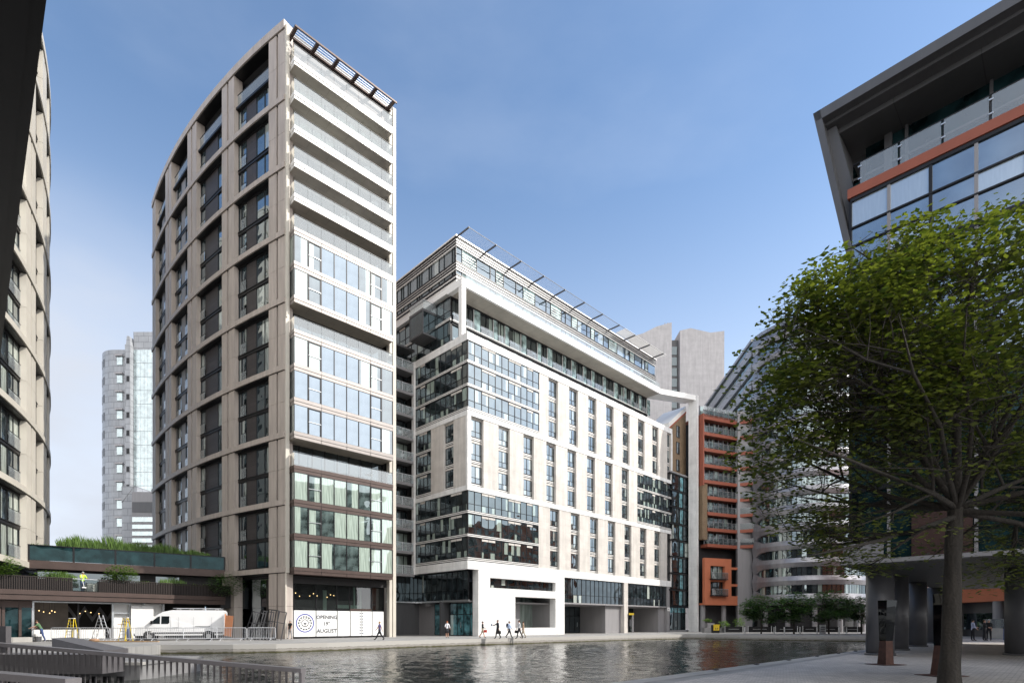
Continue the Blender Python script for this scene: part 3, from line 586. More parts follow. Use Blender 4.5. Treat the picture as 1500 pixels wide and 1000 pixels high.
# stone walls between the window strips; windows are modules of their own
WW=1.85
def winmod(w,h,top=True):
    fr=MB(); pn=MB()
    fr.box(0,-.02,0,w,.05,.10,0); fr.box(0,-.06,.10,w,.05,.19,1); fr.box(0,-.02,.19,w,.05,.27,0); fr.box(0,-.06,.27,w,.05,.36,1); fr.box(0,-.02,.36,w,.05,.44,0)
    z0=.44; zt=h-(.22 if top else .05); zm=z0+(zt-z0)*.33
    if top: fr.box(0,-.03,zt,w,.05,h,2)
    for x in (0,w/2-.035,w-.07): fr.box(x,-.03,z0,x+.07,.05,zt,0)
    for z in (z0,zm-.03,zt-.06): fr.box(.07,-.03,z,w-.07,.05,z+.06,0)
    for xa,xb in ((.07,w/2-.035),(w/2+.035,w-.07)):
        for za,zb in ((z0+.06,zm-.03),(zm+.03,zt-.06)): pn.q([(xa,0,za),(xb,0,za),(xb,0,zb),(xa,0,zb)])
    return fr.mesh('window',[m['black'],m['slabedge'],m['stone']]),pn.mesh('pane',[m['paneb']]),(w/2-.1,zt-zm-.1,zm)
SECT=[(8.5,16.35),(16.9,24.75),(25.3,33.1)]
H3=(16.35-8.5)/3
wf,wp,so_=winmod(WW,H3)
sm=MB(); sm.box(0,-.02,0,.05,.02,so_[1]); sm.box(so_[0]-.05,-.02,0,so_[0],.02,so_[1]); sm.box(.05,-.02,0,so_[0]-.05,.02,.05); sm.box(.05,-.02,so_[1]-.05,so_[0]-.05,.02,so_[1]); sm.q([(.05,0,.05),(so_[0]-.05,0,.05),(so_[0]-.05,0,so_[1]-.05),(.05,0,so_[1]-.05)],1)
sashm=sm.mesh('open_sash',[m['alu'],m['panesky']])
COLS=[[13.85+4.2*i for i in range(7)],[.55]+[4.75+4.2*i for i in range(7)],[13.55+4.15*i for i in range(7)]]
RNG=[(11.7,U1),(0,34.1),(11.8,U1)]
random.seed(5)
for si,(z0,z1) in enumerate(SECT):
    xs=COLS[si]; a,bb=RNG[si]; b=MB(); x=a
    ends=list(xs)+([43.0] if si!=1 else [])
    for c in ends:
        b.box(x,.03,z0,c,.5,z1); x=c+(WW if c<43 else 1.2)
    b.box(x,.03,z0,bb,.5,z1)
    b.build('stone_wall',m['stone'],B2)
    for c in ends:
        for kf in range(3):
            s=1 if c<43 else 1.2/WW
            f=inst(wf,'window',B2,TR(c,.40,z0+kf*H3,0,(s,1,1))); inst(wp,'pane',f)
            if random.random()<.26 and c<43:
                side=random.choice((0,1)); M=Matrix.Translation((.06+side*(WW/2),-.06,so_[2]+.06+so_[1]))@Matrix.Rotation(R(random.uniform(9,17)),4,'X')@Matrix.Translation((0,0,-so_[1]))
                inst(sashm,'open_sash',f,M)
    # white frame at the far end of the stone sections
    if si!=1: b=MB(); b.box(U1-.35,-.05,z0,U1+.0,.5,z1); b.build('end_frame',m['white'],B2)
def curtain(x0,x1,z0,z1,n,nm='glazed_wall',M=None,pm=None,edge=True,hdr=True,skip=()):
    """ribbon of one storey: stripes at the floor, panes with a low transom, a stone header over some lights"""
    M=M or Matrix(); fr=MB(M); pn=MB(M); w=(x1-x0)/n
    if edge:
        fr.box(x0,-.05,z0,x1,.06,z0+.10,0); fr.box(x0,-.10,z0+.10,x1,.06,z0+.20,1); fr.box(x0,-.05,z0+.20,x1,.06,z0+.28,0); fr.box(x0,-.10,z0+.28,x1,.06,z0+.36,1); zb=z0+.42; fr.box(x0,-.05,z0+.36,x1,.06,zb,0)
    else: zb=z0
    zm=zb+(z1-zb)*.33
    for i in range(n+1): fr.box(x0+i*w-.03,-.05,zb,x0+i*w+.03,.05,z1,0)
    fr.box(x0,-.04,zm-.025,x1,.05,zm+.025,0); fr.box(x0,-.04,z1-.05,x1,.05,z1,0)
    for i in range(n):
        if i in skip: fr.box(x0+i*w+.03,-.06,z1-.28,x0+(i+1)*w-.03,.05,z1-.05,2)
        zt=z1-.28 if i in skip else z1-.05
        pn.q([(x0+i*w+.03,0,zb),(x0+(i+1)*w-.03,0,zb),(x0+(i+1)*w-.03,0,zm-.025),(x0+i*w+.03,0,zm-.025)],0)
        pn.q([(x0+i*w+.03,0,zm+.025),(x0+(i+1)*w-.03,0,zm+.025),(x0+(i+1)*w-.03,0,zt),(x0+i*w+.03,0,zt)],0)
    f=fr.build(nm,[m['black'],m['slabedge'],m['stone']],B2); pn.build('panes',[pm or m['paneb']],f); return f
for si,(a,b_) in ((0,(0,11.7)),(2,(0,11.8)),(1,(34.1,U1))):
    z0,z1=SECT[si]
    for kf in range(3): curtain(a+.05,b_-.02,z0+kf*H3,z0+(kf+1)*H3,11 if si!=1 else 12,M=TR(0,.12),skip=(2,3,6,7,9) if si!=1 else (0,1,5,9),pm=m['paneb'] if si==2 else m['pane'])
# the shaded left flank (local x=0 plane, seen along v)
ML=Matrix.Translation((0.1,0,0))@Matrix.Rotation(-PI/2,4,'Z')    # x runs towards -v here, so panels are laid from v=L to 0
for si in (0,2):
    z0,z1=SECT[si]
    for kf in range(3): curtain(-10.1,-.05,z0+kf*H3,z0+(kf+1)*H3,10,M=ML,pm=m['pane'],skip=(1,7,8))
z0,z1=SECT[1]
for kf in range(3): curtain(-10.0,-6.9,z0+kf*H3,z0+(kf+1)*H3,4,M=ML,pm=m['pane'],skip=(1,2))
b=MB(); b.box(.03,.0,z0,.5,2.55,z1); b.box(.03,4.4,z0,.5,6.88,z1); b.build('stone_wall',m['stone'],B2)
b=MB(); b.box(-.03,-.03,16.9,.5,.28,24.75); b.build('corner_frame',m['white'],B2)
for kf in range(3): f=inst(wf,'window',B2,Matrix.Translation((.35,4.4,z0+kf*H3))@Matrix.Rotation(-PI/2,4,'Z')); inst(wp,'pane',f)
b=MB(); b.box(-.2,10.1,7.5,.5,10.6,33.9); b.build('end_fin',m['white'],B2)
# wing with stacked balconies between the two buildings
for i in range(10):
    z=7.3+2.8*i
    b=MB(); b.box(-6.5,10.25,z,-.02,12,z+.22); b.box(-6.5,10.2,z-.06,-.02,10.3,z+.26,1); S=b.build('balcony',[m['grey'],m['grey']],B2)
    g=MB(); g.q([(-6.5,10.24,z+.26),(-.05,10.24,z+.26),(-.05,10.24,z+1.25),(-6.5,10.24,z+1.25)]); g.box(-6.5,10.21,z+1.25,-.05,10.27,z+1.3,1)
    for x in (-5,-3.4,-1.8,-.2): g.box(x-.02,10.2,z+.26,x+.02,10.26,z+1.25,1)
    g.build('balustrade',[m['balglass'],m['galv']],S)
    w_=MB(); w_.q([(-6.5,11.85,z+.22),(-.05,11.85,z+.22),(-.05,11.85,z+2.6),(-6.5,11.85,z+2.6)])
    for x in (-6,-4.6,-3.2,-1.8,-.6): w_.box(x-.04,11.78,z+.22,x+.04,11.86,z+2.7,1)
    w_.build('recessed_glazing',[m['pane'],m['black']],B2)
b=MB(); b.box(-6.5,10.2,35.2,-.02,12,35.45); b.box(-8,11.9,33,.4,22,35.2); b.build('wing_roof',m['greyd'],B2)
for i,(x,z) in enumerate(((-2.2,13.2),(-1.2,21.6),(-2.4,27.2),(-1.5,24.4))):
    q=thing('balcony_chair','folding garden chair on the %s of the shaded balconies between the two tall buildings'%['second','fifth','seventh','sixth'][i],'chair'); q.matrix_world=B2.matrix_basis@TR(x,10.9,z)
    b=MB(); b.box(-.25,-.25,.42,.25,.25,.46); b.build('seat',m['whiteflat'],q); b=MB(); b.box(-.25,.22,.46,.25,.26,.95); b.build('backrest',m['whiteflat'],q)
    b=MB(); [b.tube((sx*.22,sy*.22,0),(sx*.22,-sy*.22,.44),.02,n=4) for sx in(-1,1) for sy in (-1,1)]; b.build('legs',m['galv'],q)
# recessed top storeys behind the big white frame
fr=MB(); V0=1.0
fr.box(0.0,V0,39.6,42.6,V0+2.7,40.45); fr.box(0,V0+2.7,39.75,3.0,22,40.4); fr.box(0.02,V0+.02,33.95,.62,V0+.6,39.6)
# the beam turns and reaches the top of the far pier
bx0=Vector((42.6,V0)); 
pierW=Vector((31.5,95.5)); rel=pierW-Vector((-4.95,62)); c_,s_=math.cos(ROT),math.sin(ROT); PL=Vector((rel.x*c_+rel.y*s_,-rel.x*s_+rel.y*c_))
b1=bx0; b2=Vector((42.6,V0+2.7)); 
fr.prism([(b1.x,b1.y),(PL.x+.3,PL.y-.4),(PL.x-.2,PL.y+2.0),(b2.x,b2.y)],39.6,40.45)
fr.build('roof_frame',m['whiteflat'],B2)
pr=MB(); pr.box(PL.x-.28,PL.y-.4,0,PL.x+.32,PL.y+1.15,40.45); pr.build('pier',m['white'],B2)
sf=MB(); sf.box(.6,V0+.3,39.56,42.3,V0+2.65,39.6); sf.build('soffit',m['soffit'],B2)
random.seed(11); nwin=0
for kf in range(2):
    z=33.7+2.95*kf; x=.7
    fg=MB(); fg.box(.6,3.5,z+2.72,42.4,3.72,z+2.95,0)
    if kf==1: fg.box(.6,3.35,z-.05,42.4,3.72,z+.12,0); fg.box(.6,3.32,z+.12,42.4,3.5,z+.17,1)
    fg.build('floor_edge',[m['black'],m['slabedge']],B2)
    while x<41.5:
        w1=random.choice((1.6,2.1,1.2)); w2=random.choice((.8,1.1)); gl=MB(); fg=MB()
        gl.q([(x,3.7,z+.12),(x+w1,3.7,z+.12),(x+w1,3.7,z+2.72),(x,3.7,z+2.72)],0)
        for xx in (x,x+w1/2,x+w1): fg.box(xx-.03,3.62,z+.12,xx+.03,3.7,z+2.72,0)
        gl.q([(x+.05,3.45,z+.17),(x+w1-.05,3.45,z+.17),(x+w1-.05,3.45,z+1.15),(x+.05,3.45,z+1.15)],2)
        fg.box(x+w1+.03,3.5,z+.12,x+w1+.06,3.7,z+2.72,1)
        gl.q([(x+w1+.06,3.52,z+.12),(x+w1+w2-.04,3.52,z+.12),(x+w1+w2-.04,3.52,z+2.72),(x+w1+.06,3.52,z+2.72)],1)
        f=fg.build('terrace_window',[m['black'],m['slabedge']],B2); gl.build('panes',[m['pane'],m['panegreen'],m['balglass']],f)
        x+=w1+w2
# glazed left flank of the recessed storeys, beam and cantilevered glass box
ML2=Matrix.Translation((.48,0,0))@Matrix.Rotation(-PI/2,4,'Z')
for kf in range(2): curtain(-21,-3.6,33.95+2.82*kf,33.95+2.82*(kf+1),13,M=ML2,pm=m['pane'],skip=(2,5,9))
b=MB(); b.box(-1.5,6.4,35.6,.75,9.2,35.8); b.box(-1.5,6.4,38.3,.75,9.2,38.6); 
for x,y in ((-1.48,6.42),(-1.48,9.1),(.6,6.42)): b.box(x,y,35.8,x+.1,y+.1,38.3)
G=b.build('glass_box',[m['greyd']],B2); b=MB()
b.q([(-1.45,6.46,35.8),(.7,6.46,35.8),(.7,6.46,38.3),(-1.45,6.46,38.3)]); b.q([(-1.45,9.15,35.8),(-1.45,6.46,35.8),(-1.45,6.46,38.3),(-1.45,9.15,38.3)]); b.build('panes',m['panedark'],G)
b=MB(); b.q([(-1.45,6.44,38.6),(.7,6.44,38.6),(.7,6.44,39.6),(-1.45,6.44,39.6)]); b.q([(-1.47,9.15,38.6),(-1.47,6.46,38.6),(-1.47,6.46,39.6),(-1.47,9.15,39.6)]); b.box(-1.5,6.4,39.6,.7,6.46,39.65,1); b.box(-1.5,6.46,39.6,-1.44,9.15,39.65,1); b.build('balustrade',[m['balglass'],m['galv']],G)
# roof storey with louvres
fr=MB()
def stripes(z,n,dz=.24):
    for i in range(n):
        zz=z+i*dz; fr.box(0.06,2.06,zz,U1-1.8,2.35,zz+dz*.5,1); fr.box(0.0,2.0,zz+dz*.5,U1-1.82,2.35,zz+dz,0); fr.box(.06,2.35,zz,.35,22,zz+dz*.5,1); fr.box(.0,2.35,zz+dz*.5,.35,22,zz+dz,0)
stripes(44.6,3,.32); stripes(41.9,3,.32); stripes(40.5,2,.45)
fr.box(-.1,1.9,45.56,U1-1.7,2.4,45.72,1); fr.box(-.1,2.4,45.56,.4,22,45.72,1)
fr.build('louvre_bands',[m['black'],m['slabedge']],B2)
x=.1; i=0; random.seed(3)
while x<U1-3:
    ww=random.choice((.9,1.3,2.2)); mi=1 if i%3==1 else 0; gl=MB(); fg=MB()
    for za,zb in ((42.86,44.6),(41.43,41.9)):
        gl.q([(x,2.22,za),(x+ww,2.22,za),(x+ww,2.22,zb),(x,2.22,zb)],mi); fg.box(x-.03,2.14,za,x+.03,2.3,zb)
        if mi and za>42: [fg.box(x+.1,2.17,za+.3+j*.33,x+ww-.1,2.2,za+.36+j*.33,1) for j in range(4)]
    x+=ww; i+=1
    f=fg.build('roof_window',[m['black'],m['slabedge']],B2); gl.build('panes',[m['paneb'],m['panegreen']],f)
x=2.5
while x<21:
    ww=random.choice((.5,1.0,1.5)); gl=MB(); fg=MB()
    for za,zb in ((42.86,44.6),(41.43,41.9)): gl.q([(.22,x+ww,za),(.22,x,za),(.22,x,zb),(.22,x+ww,zb)]); fg.box(.14,x-.03,za,.3,x+.03,zb)
    x+=ww
    f=fg.build('roof_window',[m['black']],B2); gl.build('panes',[m['pane'] if ww==.5 else m['paneb']],f)
b=MB(); b.box(.7,1.05,40.45,42.4,1.12,40.55); b.q([(.7,1.08,40.55),(42.4,1.08,40.55),(42.4,1.08,41.3),(.7,1.08,41.3)],1); b.build('parapet',[m['whiteflat'],m['balglass']],B2)
S=None
b=MB()
for j in range(7): b.tube((.1+.0,1.6-j*.26,45.66-j*.01),(30.6,1.6-j*.26,45.66-j*.01),.014,n=4)
b.tube((.1,-.05,45.62),(U1-2,-.05,45.62),.03,n=4)
S=b.build('sunshade',m['greyd'],B2)
for i in range(11):
    x=.1+i*4.15; b=MB(); b.prof([(0,0)]*0 or [(x-.06,45.46),(x+.06,45.46),(x+.06,45.62),(x-.06,45.62)],-.15,2.0); o=b.build('sunshade_bracket',m['greyd'],S)
b=MB()
for j in range(11): b.box(30.7,1.7-j*.17,45.63,U1-2,1.6-j*.17,45.67)
b.build('sunshade_slats',m['slabedge'],S)
# podium
b=MB(); 
def cutwall(b,u0,u1,z0,z1,holes,y0,y1,mi=0):
    xs=sorted(set([u0,u1]+[h[0] for h in holes]+[h[1] for h in holes]))
    for a,c in zip(xs,xs[1:]):
        hs=sorted([(h[2],h[3]) for h in holes if h[0]<=a+1e-6 and h[1]>=c-1e-6]); z=z0
        for ha,hb in hs:
            if ha>z: b.box(a,y0,z,c,y1,ha,mi)
            z=hb
        if z<z1: b.box(a,y0,z,c,y1,z1,mi)
cutwall(b,1.6,16.7,0,7.55,[(3.4,14.9,5.6,6.75),(7.5,14.9,.92,4.7)],0,1.0)
b.build('podium_wall',m['white'],B2)
curtain(3.4,14.9,5.6,6.75,10,'slot_window',M=TR(0,.6),pm=m['panedark'],edge=False)
b=MB(); b.box(7.5,4.2,0,14.9,4.3,4.8,0); b.box(9.9,2.6,.9,10.9,3.2,4.7,1); b.box(7.4,.95,4.7,15,4.3,4.85,0); b.box(14.9,1.0,0,15.3,4.3,4.8,1); b.build('loggia_wall',[m['pane'],m['grey'] ],B2)
b=MB(); b.box(30.5,-.01,0,31.5,.6,7.55); b.build('column',m['stone'],B2)
b=MB(); b.box(26.6,.6,0,31.2,5.6,4.2); b.box(U1-3.6,.5,0,U1-.6,5.4,4.2); b.box(U1-1.6,.02,0,U1-.8,.5,7.55); b.build('undercroft_wall',m['grey'],B2)
for a,c,n in ((16.75,30.5,14),(31.5,U1-1.6,12)):
    f=curtain(a,c,4.25,7.5,n,'office_glazing',M=TR(0,.3),pm=m['panedark'],edge=False,skip=())
    b=MB(); b.box(a,.1,4.05,c,.5,4.25); b.build('sill',m['grey'],B2)
b=MB(); b.box(1.2,1.2,3.95,U1-.5,6,4.1); b.build('undercroft_ceiling',m['grey'],B2)
b=MB(); b.box(.8,5.9,0,U1-.4,6.2,4.1); b.box(-12,12,0,12,12.3,7.3); b.box(-12,12.0,7.3,.5,12.2,7.6); b.build('undercroft_back_wall',m['greyd'],B2)
def store(x0,x1,n,y,z1,nm='shopfront',M=None,pm=None):
    M=M or TR(0,y); fr=MB(M); pn=MB(M); w=(x1-x0)/n
    for i in range(n+1): fr.box(x0+i*w-.04,-.05,0,x0+i*w+.04,.05,z1)
    for z in (0,2.5,z1-.08): fr.box(x0,-.04,z,x1,.04,z+.08)
    for i in range(n):
        for za,zb in ((.08,2.5),(2.58,z1-.08)): pn.q([(x0+i*w+.04,0,za),(x0+(i+1)*w-.04,0,za),(x0+(i+1)*w-.04,0,zb),(x0+i*w+.04,0,zb)])
        if i%3==1: fr.box(x0+(i+.5)*w-.02,-.08,.95,x0+(i+.5)*w+.02,-.04,1.6,1)
    f=fr.build(nm,[m['black'],m['alu']],B2); pn.build('panes',pm or m['panedark'],f)
store(16.9,26.5,8,5.3,4.0); store(31.6,U1-3.7,7,5.3,4.0); store(1.7,7.4,4,5.3,4.0)
# glass of the left flank of the podium
MLp=Matrix.Translation((1.0,0,0))@Matrix.Rotation(-PI/2,4,'Z')
curtain(-12,-1.0,4.2,7.5,11,'office_glazing',M=MLp,pm=m['panedark'],edge=False)
curtain(-12,1.0,4.2,7.4,9,'office_glazing',M=TR(0,11.9),pm=m['panedark'],edge=False)
b=MB(); b.box(.98,1,4.0,1.1,12,4.2); b.box(-12,11.7,4.05,1,11.9,4.2); b.build('sill',m['alu'],B2)
store(-9.0,-1.0,7,0,3.9,M=Matrix.Translation((2.2,0,0))@Matrix.Rotation(-PI/2,4,'Z'),pm=m['teal'])
b=MB(); b.box(1.9,9.0,0,2.3,12,4.0); b.box(1.2,9.0,3.6,2.3,9.6,4.0); b.build('undercroft_wall',m['grey'],B2)
# ================================================================== teal glazed link with brick flank
B5=thing('link_building','narrow teal glass link with brown brick flank between the white block and the orange balconies','building',(26.9,93.2,0),R(43))
b=MB(); b.box(-1,.25,4.4,6.2,6,26.6); b.build('inner_wall',m['dark'],B5)
b=MB(); b.box(-1,-.1,26.6,6.2,6,26.9); b.box(-1,-.05,0,6.2,.2,.3); b.build('cornice',m['grey'],B5)
fr=MB(); pn=MB()
for i in range(8):
    z=4.4+2.78*i; off=.55 if i%2 else 0
    fr.box(-1,-.12,z+2.55,6.2,.1,z+2.78)
    for (a,c,mi) in ((-.2,1.7+off*.5,0),(1.7+off*.5+.25,3.1+off*.5,1),(3.35+off*.5,5.6,0)):
        pn.q([(a,0,z+.15),(c,0,z+.15),(c,0,z+2.5),(a,0,z+2.5)],mi); fr.box(a-.06,-.08,z,a,.05,z+2.55); fr.box(c,-.08,z,c+.06,.05,z+2.55)
        if mi==0: fr.box(a,-.06,z+.9,c,.03,z+.97)
f=fr.build('glazing_frame',[m['black']],B5); pn.build('panes',[m['panedark'],m['teal']],f)
fr=MB(); pn=MB()
for i in range(5): fr.box(i*1.25-.04,.5,0,i*1.25+.04,.6,4.2)
fr.box(-.5,.5,3.2,5.4,.6,3.3)
for i in range(4): pn.q([(i*1.25+.04,.55,.05),(i*1.25+1.2,.55,.05),(i*1.25+1.2,.55,3.2),(i*1.25+.04,.55,3.2)],0); pn.q([(i*1.25+.04,.55,3.3),(i*1.25+1.2,.55,3.3),(i*1.25+1.2,.55,4.1),(i*1.25+.04,.55,4.1)],1)
fr.box(1.8,.42,.9,1.85,.5,1.9,1); f=fr.build('entrance',[m['black'],m['alu']],B5); pn.build('panes',[m['panedark'],m['teal']],f)
b=MB(Matrix.Translation((.2,.8,0))); b.prof([(0,26.7),(5.5,26.7),(5.5,38.3),(0,34.2)],0,4.5,0)
W=b.build('brick_wall',m['brick'],B5); b=MB(Matrix.Translation((.2,.7,0))); b.prof([(0,34.2),(5.5,38.3),(5.5,38.6),(0,34.5)],0,4.6,0); b.prof([(0,34.5),(5.5,38.6),(5.5,39.5),(0,35.3)],.1,4.6,1); b.build('roof_edge',[m['orange2'],m['slabedge']],B5)
for z in (27.6,30.6,33.4):
    b=MB(); b.box(2.5,.72,z,3.5,.79,z+2.0); o=b.build('window_frame',m['black'],B5); q=MB()
    for xa in (2.56,3.03):
        for za in (z+.06,z+1.0): q.q([(xa,.715,za),(xa+.41,.715,za),(xa+.41,.715,za+.88),(xa,.715,za+.88)])
    q.build('panes',m['panesky'],o)
# ================================================================== orange balcony block
B3=thing('balcony_block','orange banded apartment block with eleven stacked grey glass balconies beside the white pier','apartment block',(32.6,95,0),math.atan2(3,6.9))
W3=7.5
b=MB(); b.box(.1,1.6,4.5,14,14,36.6); b.build('inner_wall',m['dark'],B3)
b=MB(); b.box(-.1,0,15.8,1.0,1.7,25.3); b.build('brick_wall',m['brick'],B3)
b=MB(); cutwall(b,-.1,5.9,4.6,12.6,[(1.2,4.4,9.0,11.3),(1.2,4.4,6.2,8.6)],-.5,0); b.box(5.9,-.5,4.6,9.5,0,6.2); b.box(5.9,-.5,7.9,9.5,0,8.3); b.box(5.9,-.5,10.8,9.5,0,11.2); b.box(-.1,0,4.6,9.5,1.7,4.9); b.build('orange_wall',m['orange'],B3)
for z in (6.2,9.0):
    b=MB(); b.box(1.0,-1.1,z-.1,4.6,-.1,z+.05); b.box(1.2,.2,z,4.4,.25,z+2.4,1)
    for x in (1.2,2.2,3.3,4.35): b.box(x,.1,z,x+.08,.2,z+2.4,0)
    S=b.build('balcony',[m['black'],m['pane']],B3); g=MB(); g.q([(1.0,-1.08,z+.1),(4.6,-1.08,z+.1),(4.6,-1.08,z+1.1),(1.0,-1.08,z+1.1)]); 
    for i in range(14): g.box(1.0+i*.275,-1.1,z,1.02+i*.275,-1.06,z+1.1,1)
    g.box(1.0,-1.12,z+1.1,4.65,-1.05,z+1.15,1); g.build('railing',[m['balgrey'],m['grey']],S)
for i in range(9):
    z=14.9+2.72*i; a=0 if i>3 else 1.0
    b=MB(); b.prism([(a-.1,-.15),(W3-.3,-.15),(W3+2.2,-3.2),(W3+2.2,1.7),(a-.1,1.7)],z-.35,z+.2); S=b.build('balcony',m['orange2'],B3)
    g=MB(); g.q([(a,-.1,z+.2),(W3-.3,-.1,z+.2),(W3-.3,-.1,z+1.25),(a,-.1,z+1.25)]); g.q([(W3-.3,-.1,z+.2),(W3+2.1,-3.1,z+.2),(W3+2.1,-3.1,z+1.25),(W3-.3,-.1,z+1.25)])
    g.tube((a,-.1,z+1.27),(W3-.3,-.1,z+1.27),.03,n=4,m=1); g.tube((W3-.3,-.1,z+1.27),(W3+2.1,-3.1,z+1.27),.03,n=4,m=1)
    for j in range(6): g.box(a+.1+j*1.1,-.14,z+.2,a+.14+j*1.1,-.08,z+1.25,1)
    g.build('railing',[m['balgrey'],m['grey']],S)
    w_=MB()
    xx=a+.1
    while xx<W3: w_.box(xx,.9,z+.2,xx+.1,1.1,z+2.3,1); w_.q([(xx+.1,1.0,z+.9),(xx+1.0,1.0,z+.9),(xx+1.0,1.0,z+2.25),(xx+.1,1.0,z+2.25)],0); w_.q([(xx+.1,1.0,z+.2),(xx+1.0,1.0,z+.2),(xx+1.0,1.0,z+.85),(xx+.1,1.0,z+.85)],0); xx+=1.05
    w_.box(a,.9,z+.84,W3,1.1,z+.92,1)
    w_.build('window',[m['pane'],m['grey']],B3)
b=MB(); b.box(-.12,-.2,25.0,.12,1.6,37.2); b.build('orange_fin',m['orange2'],B3)
b=MB(); b.prism([(0,-.1),(W3-.3,-.1),(W3+2.2,-3.2),(W3+2.2,6),(0,6)],36.6,37.2); b.build('roof_edge',m['orange2'],B3)
b=MB(); b.q([(0,-.05,37.2),(W3-.3,-.05,37.2),(W3-.3,-.05,38.6),(0,-.05,38.6)]); [b.box(x,-.08,37.2,x+.05,-.02,38.6,1) for x in (0,2.4,4.8,7.1)]; b.build('roof_balustrade',[m['balglass'],m['galv']],B3)
b=MB(); b.box(0,2.5,0,14,2.7,4.6); b.build('ground_floor_wall',m['greyd'],B3)
b=MB(); b.tube((5.2,.6,0),(5.2,.6,4.6),.42,n=14); b.tube((.5,.6,0),(.5,.6,4.6),.42,n=14); b.build('column',m['grey'],B3)
# ================================================================== round silver building
DC=Vector((51.5,98)); DR=9.6
B4=thing('round_building','silver grey round fronted building with long ribbon windows behind the small trees','office building',(DC.x,DC.y,0),0)
a0=R(188); a1=R(372); NS=64; ST=2.9; NST=15; Z0=4.6
def P4(a,z,off=0): return (math.cos(a)*(DR+off),math.sin(a)*(DR+off),z)
def cap(a,h):                                # window half height along the ribbon, rounded at both ends
    w=.24
    for e,sgn in ((a0+.10,1),(a1-.10,-1)):
        t=(a-e)*sgn
        if t<0: return 0
        if t<w: return h*math.sqrt(max(0,1-(1-t/w)**2))
    return h
for i in range(NST+1):
    b=MB(); zc=Z0+2.35+ST*i; zp=zc-ST
    for j in range(NS):
        A=a0+(a1-a0)*j/NS; B=a0+(a1-a0)*(j+1)/NS
        la=zp+cap(A,.72) if i else Z0; lb=zp+cap(B,.72) if i else Z0; ua=zc-cap(A,.72); ub=zc-cap(B,.72)
        ma=(la+ua)/2; mb_=(lb+ub)/2
        b.q([P4(A,la,.1),P4(B,lb,.1),P4(B,mb_,.32),P4(A,ma,.32)]); b.q([P4(A,ma,.32),P4(B,mb_,.32),P4(B,ub,.1),P4(A,ua,.1)])
        if cap(A,.72)>0 or cap(B,.72)>0: b.q([P4(A,ua,.1),P4(B,ub,.1),P4(B,ub,-.3),P4(A,ua,-.3)])
        if i and (cap(A,.72)>0 or cap(B,.72)>0): b.q([P4(A,la,.1),P4(B,lb,.1),P4(B,lb,-.3),P4(A,la,-.3)])
    b.build('facade_band',m['silver'],B4,smooth=False)
for i in range(NST):
    zc=Z0+2.35+ST*i; b=MB()
    for j in range(40):
        A=a0+.05+(a1-a0-.1)*j/40; B=a0+.05+(a1-a0-.1)*(j+1)/40
        b.q([P4(A,zc-.8,-.25),P4(B,zc-.8,-.25),P4(B,zc+.8,-.25),P4(A,zc+.8,-.25)],0)
        q0=P4(A,0,-.25); q1=P4(A,0,-.12); b.tube((q1[0],q1[1],zc-.75),(q1[0],q1[1],zc+.75),.035,n=4,m=1)
    b.build('ribbon_window',[m['pane'],m['black']],B4)
b=MB(); b.prism([P4(a0+(a1-a0)*j/32,0)[:2] for j in range(33)],Z0+2.3+ST*NST,Z0+2.9+ST*NST); b.build('roof',m['silver'],B4)
b=MB(); b.prism([P4(a0+(a1-a0)*j/24,0,-2.2)[:2] for j in range(25)],0,Z0); b.build('ground_floor_wall',m['dark'],B4)
b=MB(); b.prism([P4(a0+(a1-a0)*j/32,0,.08)[:2] for j in range(33)],Z0-.15,Z0); b.build('soffit',m['greyd'],B4)
b=MB()
for j in range(7): a=R(200+j*26); b.tube(P4(a,0,-.9),P4(a,Z0,-.9),.4,n=12)
b.build('column',m['grey'],B4)
# long wing receding to the left behind
E0=Vector((-9.6,-.6)); E1=Vector((-7.3,30.0)); wd=(E1-E0); 
ang=math.atan2(wd.y,wd.x); Mw=Matrix.Translation((E0.x,E0.y,0))@Matrix.Rotation(ang,4,'Z')
HT=Z0+2.9+ST*NST; Ln=wd.length
for i in range(NST+1):
    b=MB(Mw); z0=Z0 if i==0 else Z0+2.35+.72+ST*(i-1); z1=min(Z0+2.35-.72+ST*i,HT)
    b.box(0,-.0,z0,Ln,-.35,z1); b.build('wing_band',m['silver'],B4)
b=MB(Mw); b.box(0,-.5,0,Ln,-.36,HT); b.build('wing_window',m['pane'],B4)
b=MB(); b.box(-6.5,4,0,9,30,HT-.1); b.build('inner_wall',m['greyd'],B4)
b=MB(); b.prism([(-9.4,0),(9,0),(9,30),(-7.3,30)],HT,HT+.5); b.build('wing_roof',m['silver'],B4)
# wall running from the drum to the orange balconies
b=MB(); b.box(-12.0,-.6,0,-9.4,.2,38.5); b.build('blank_wall',m['grey'],B4)
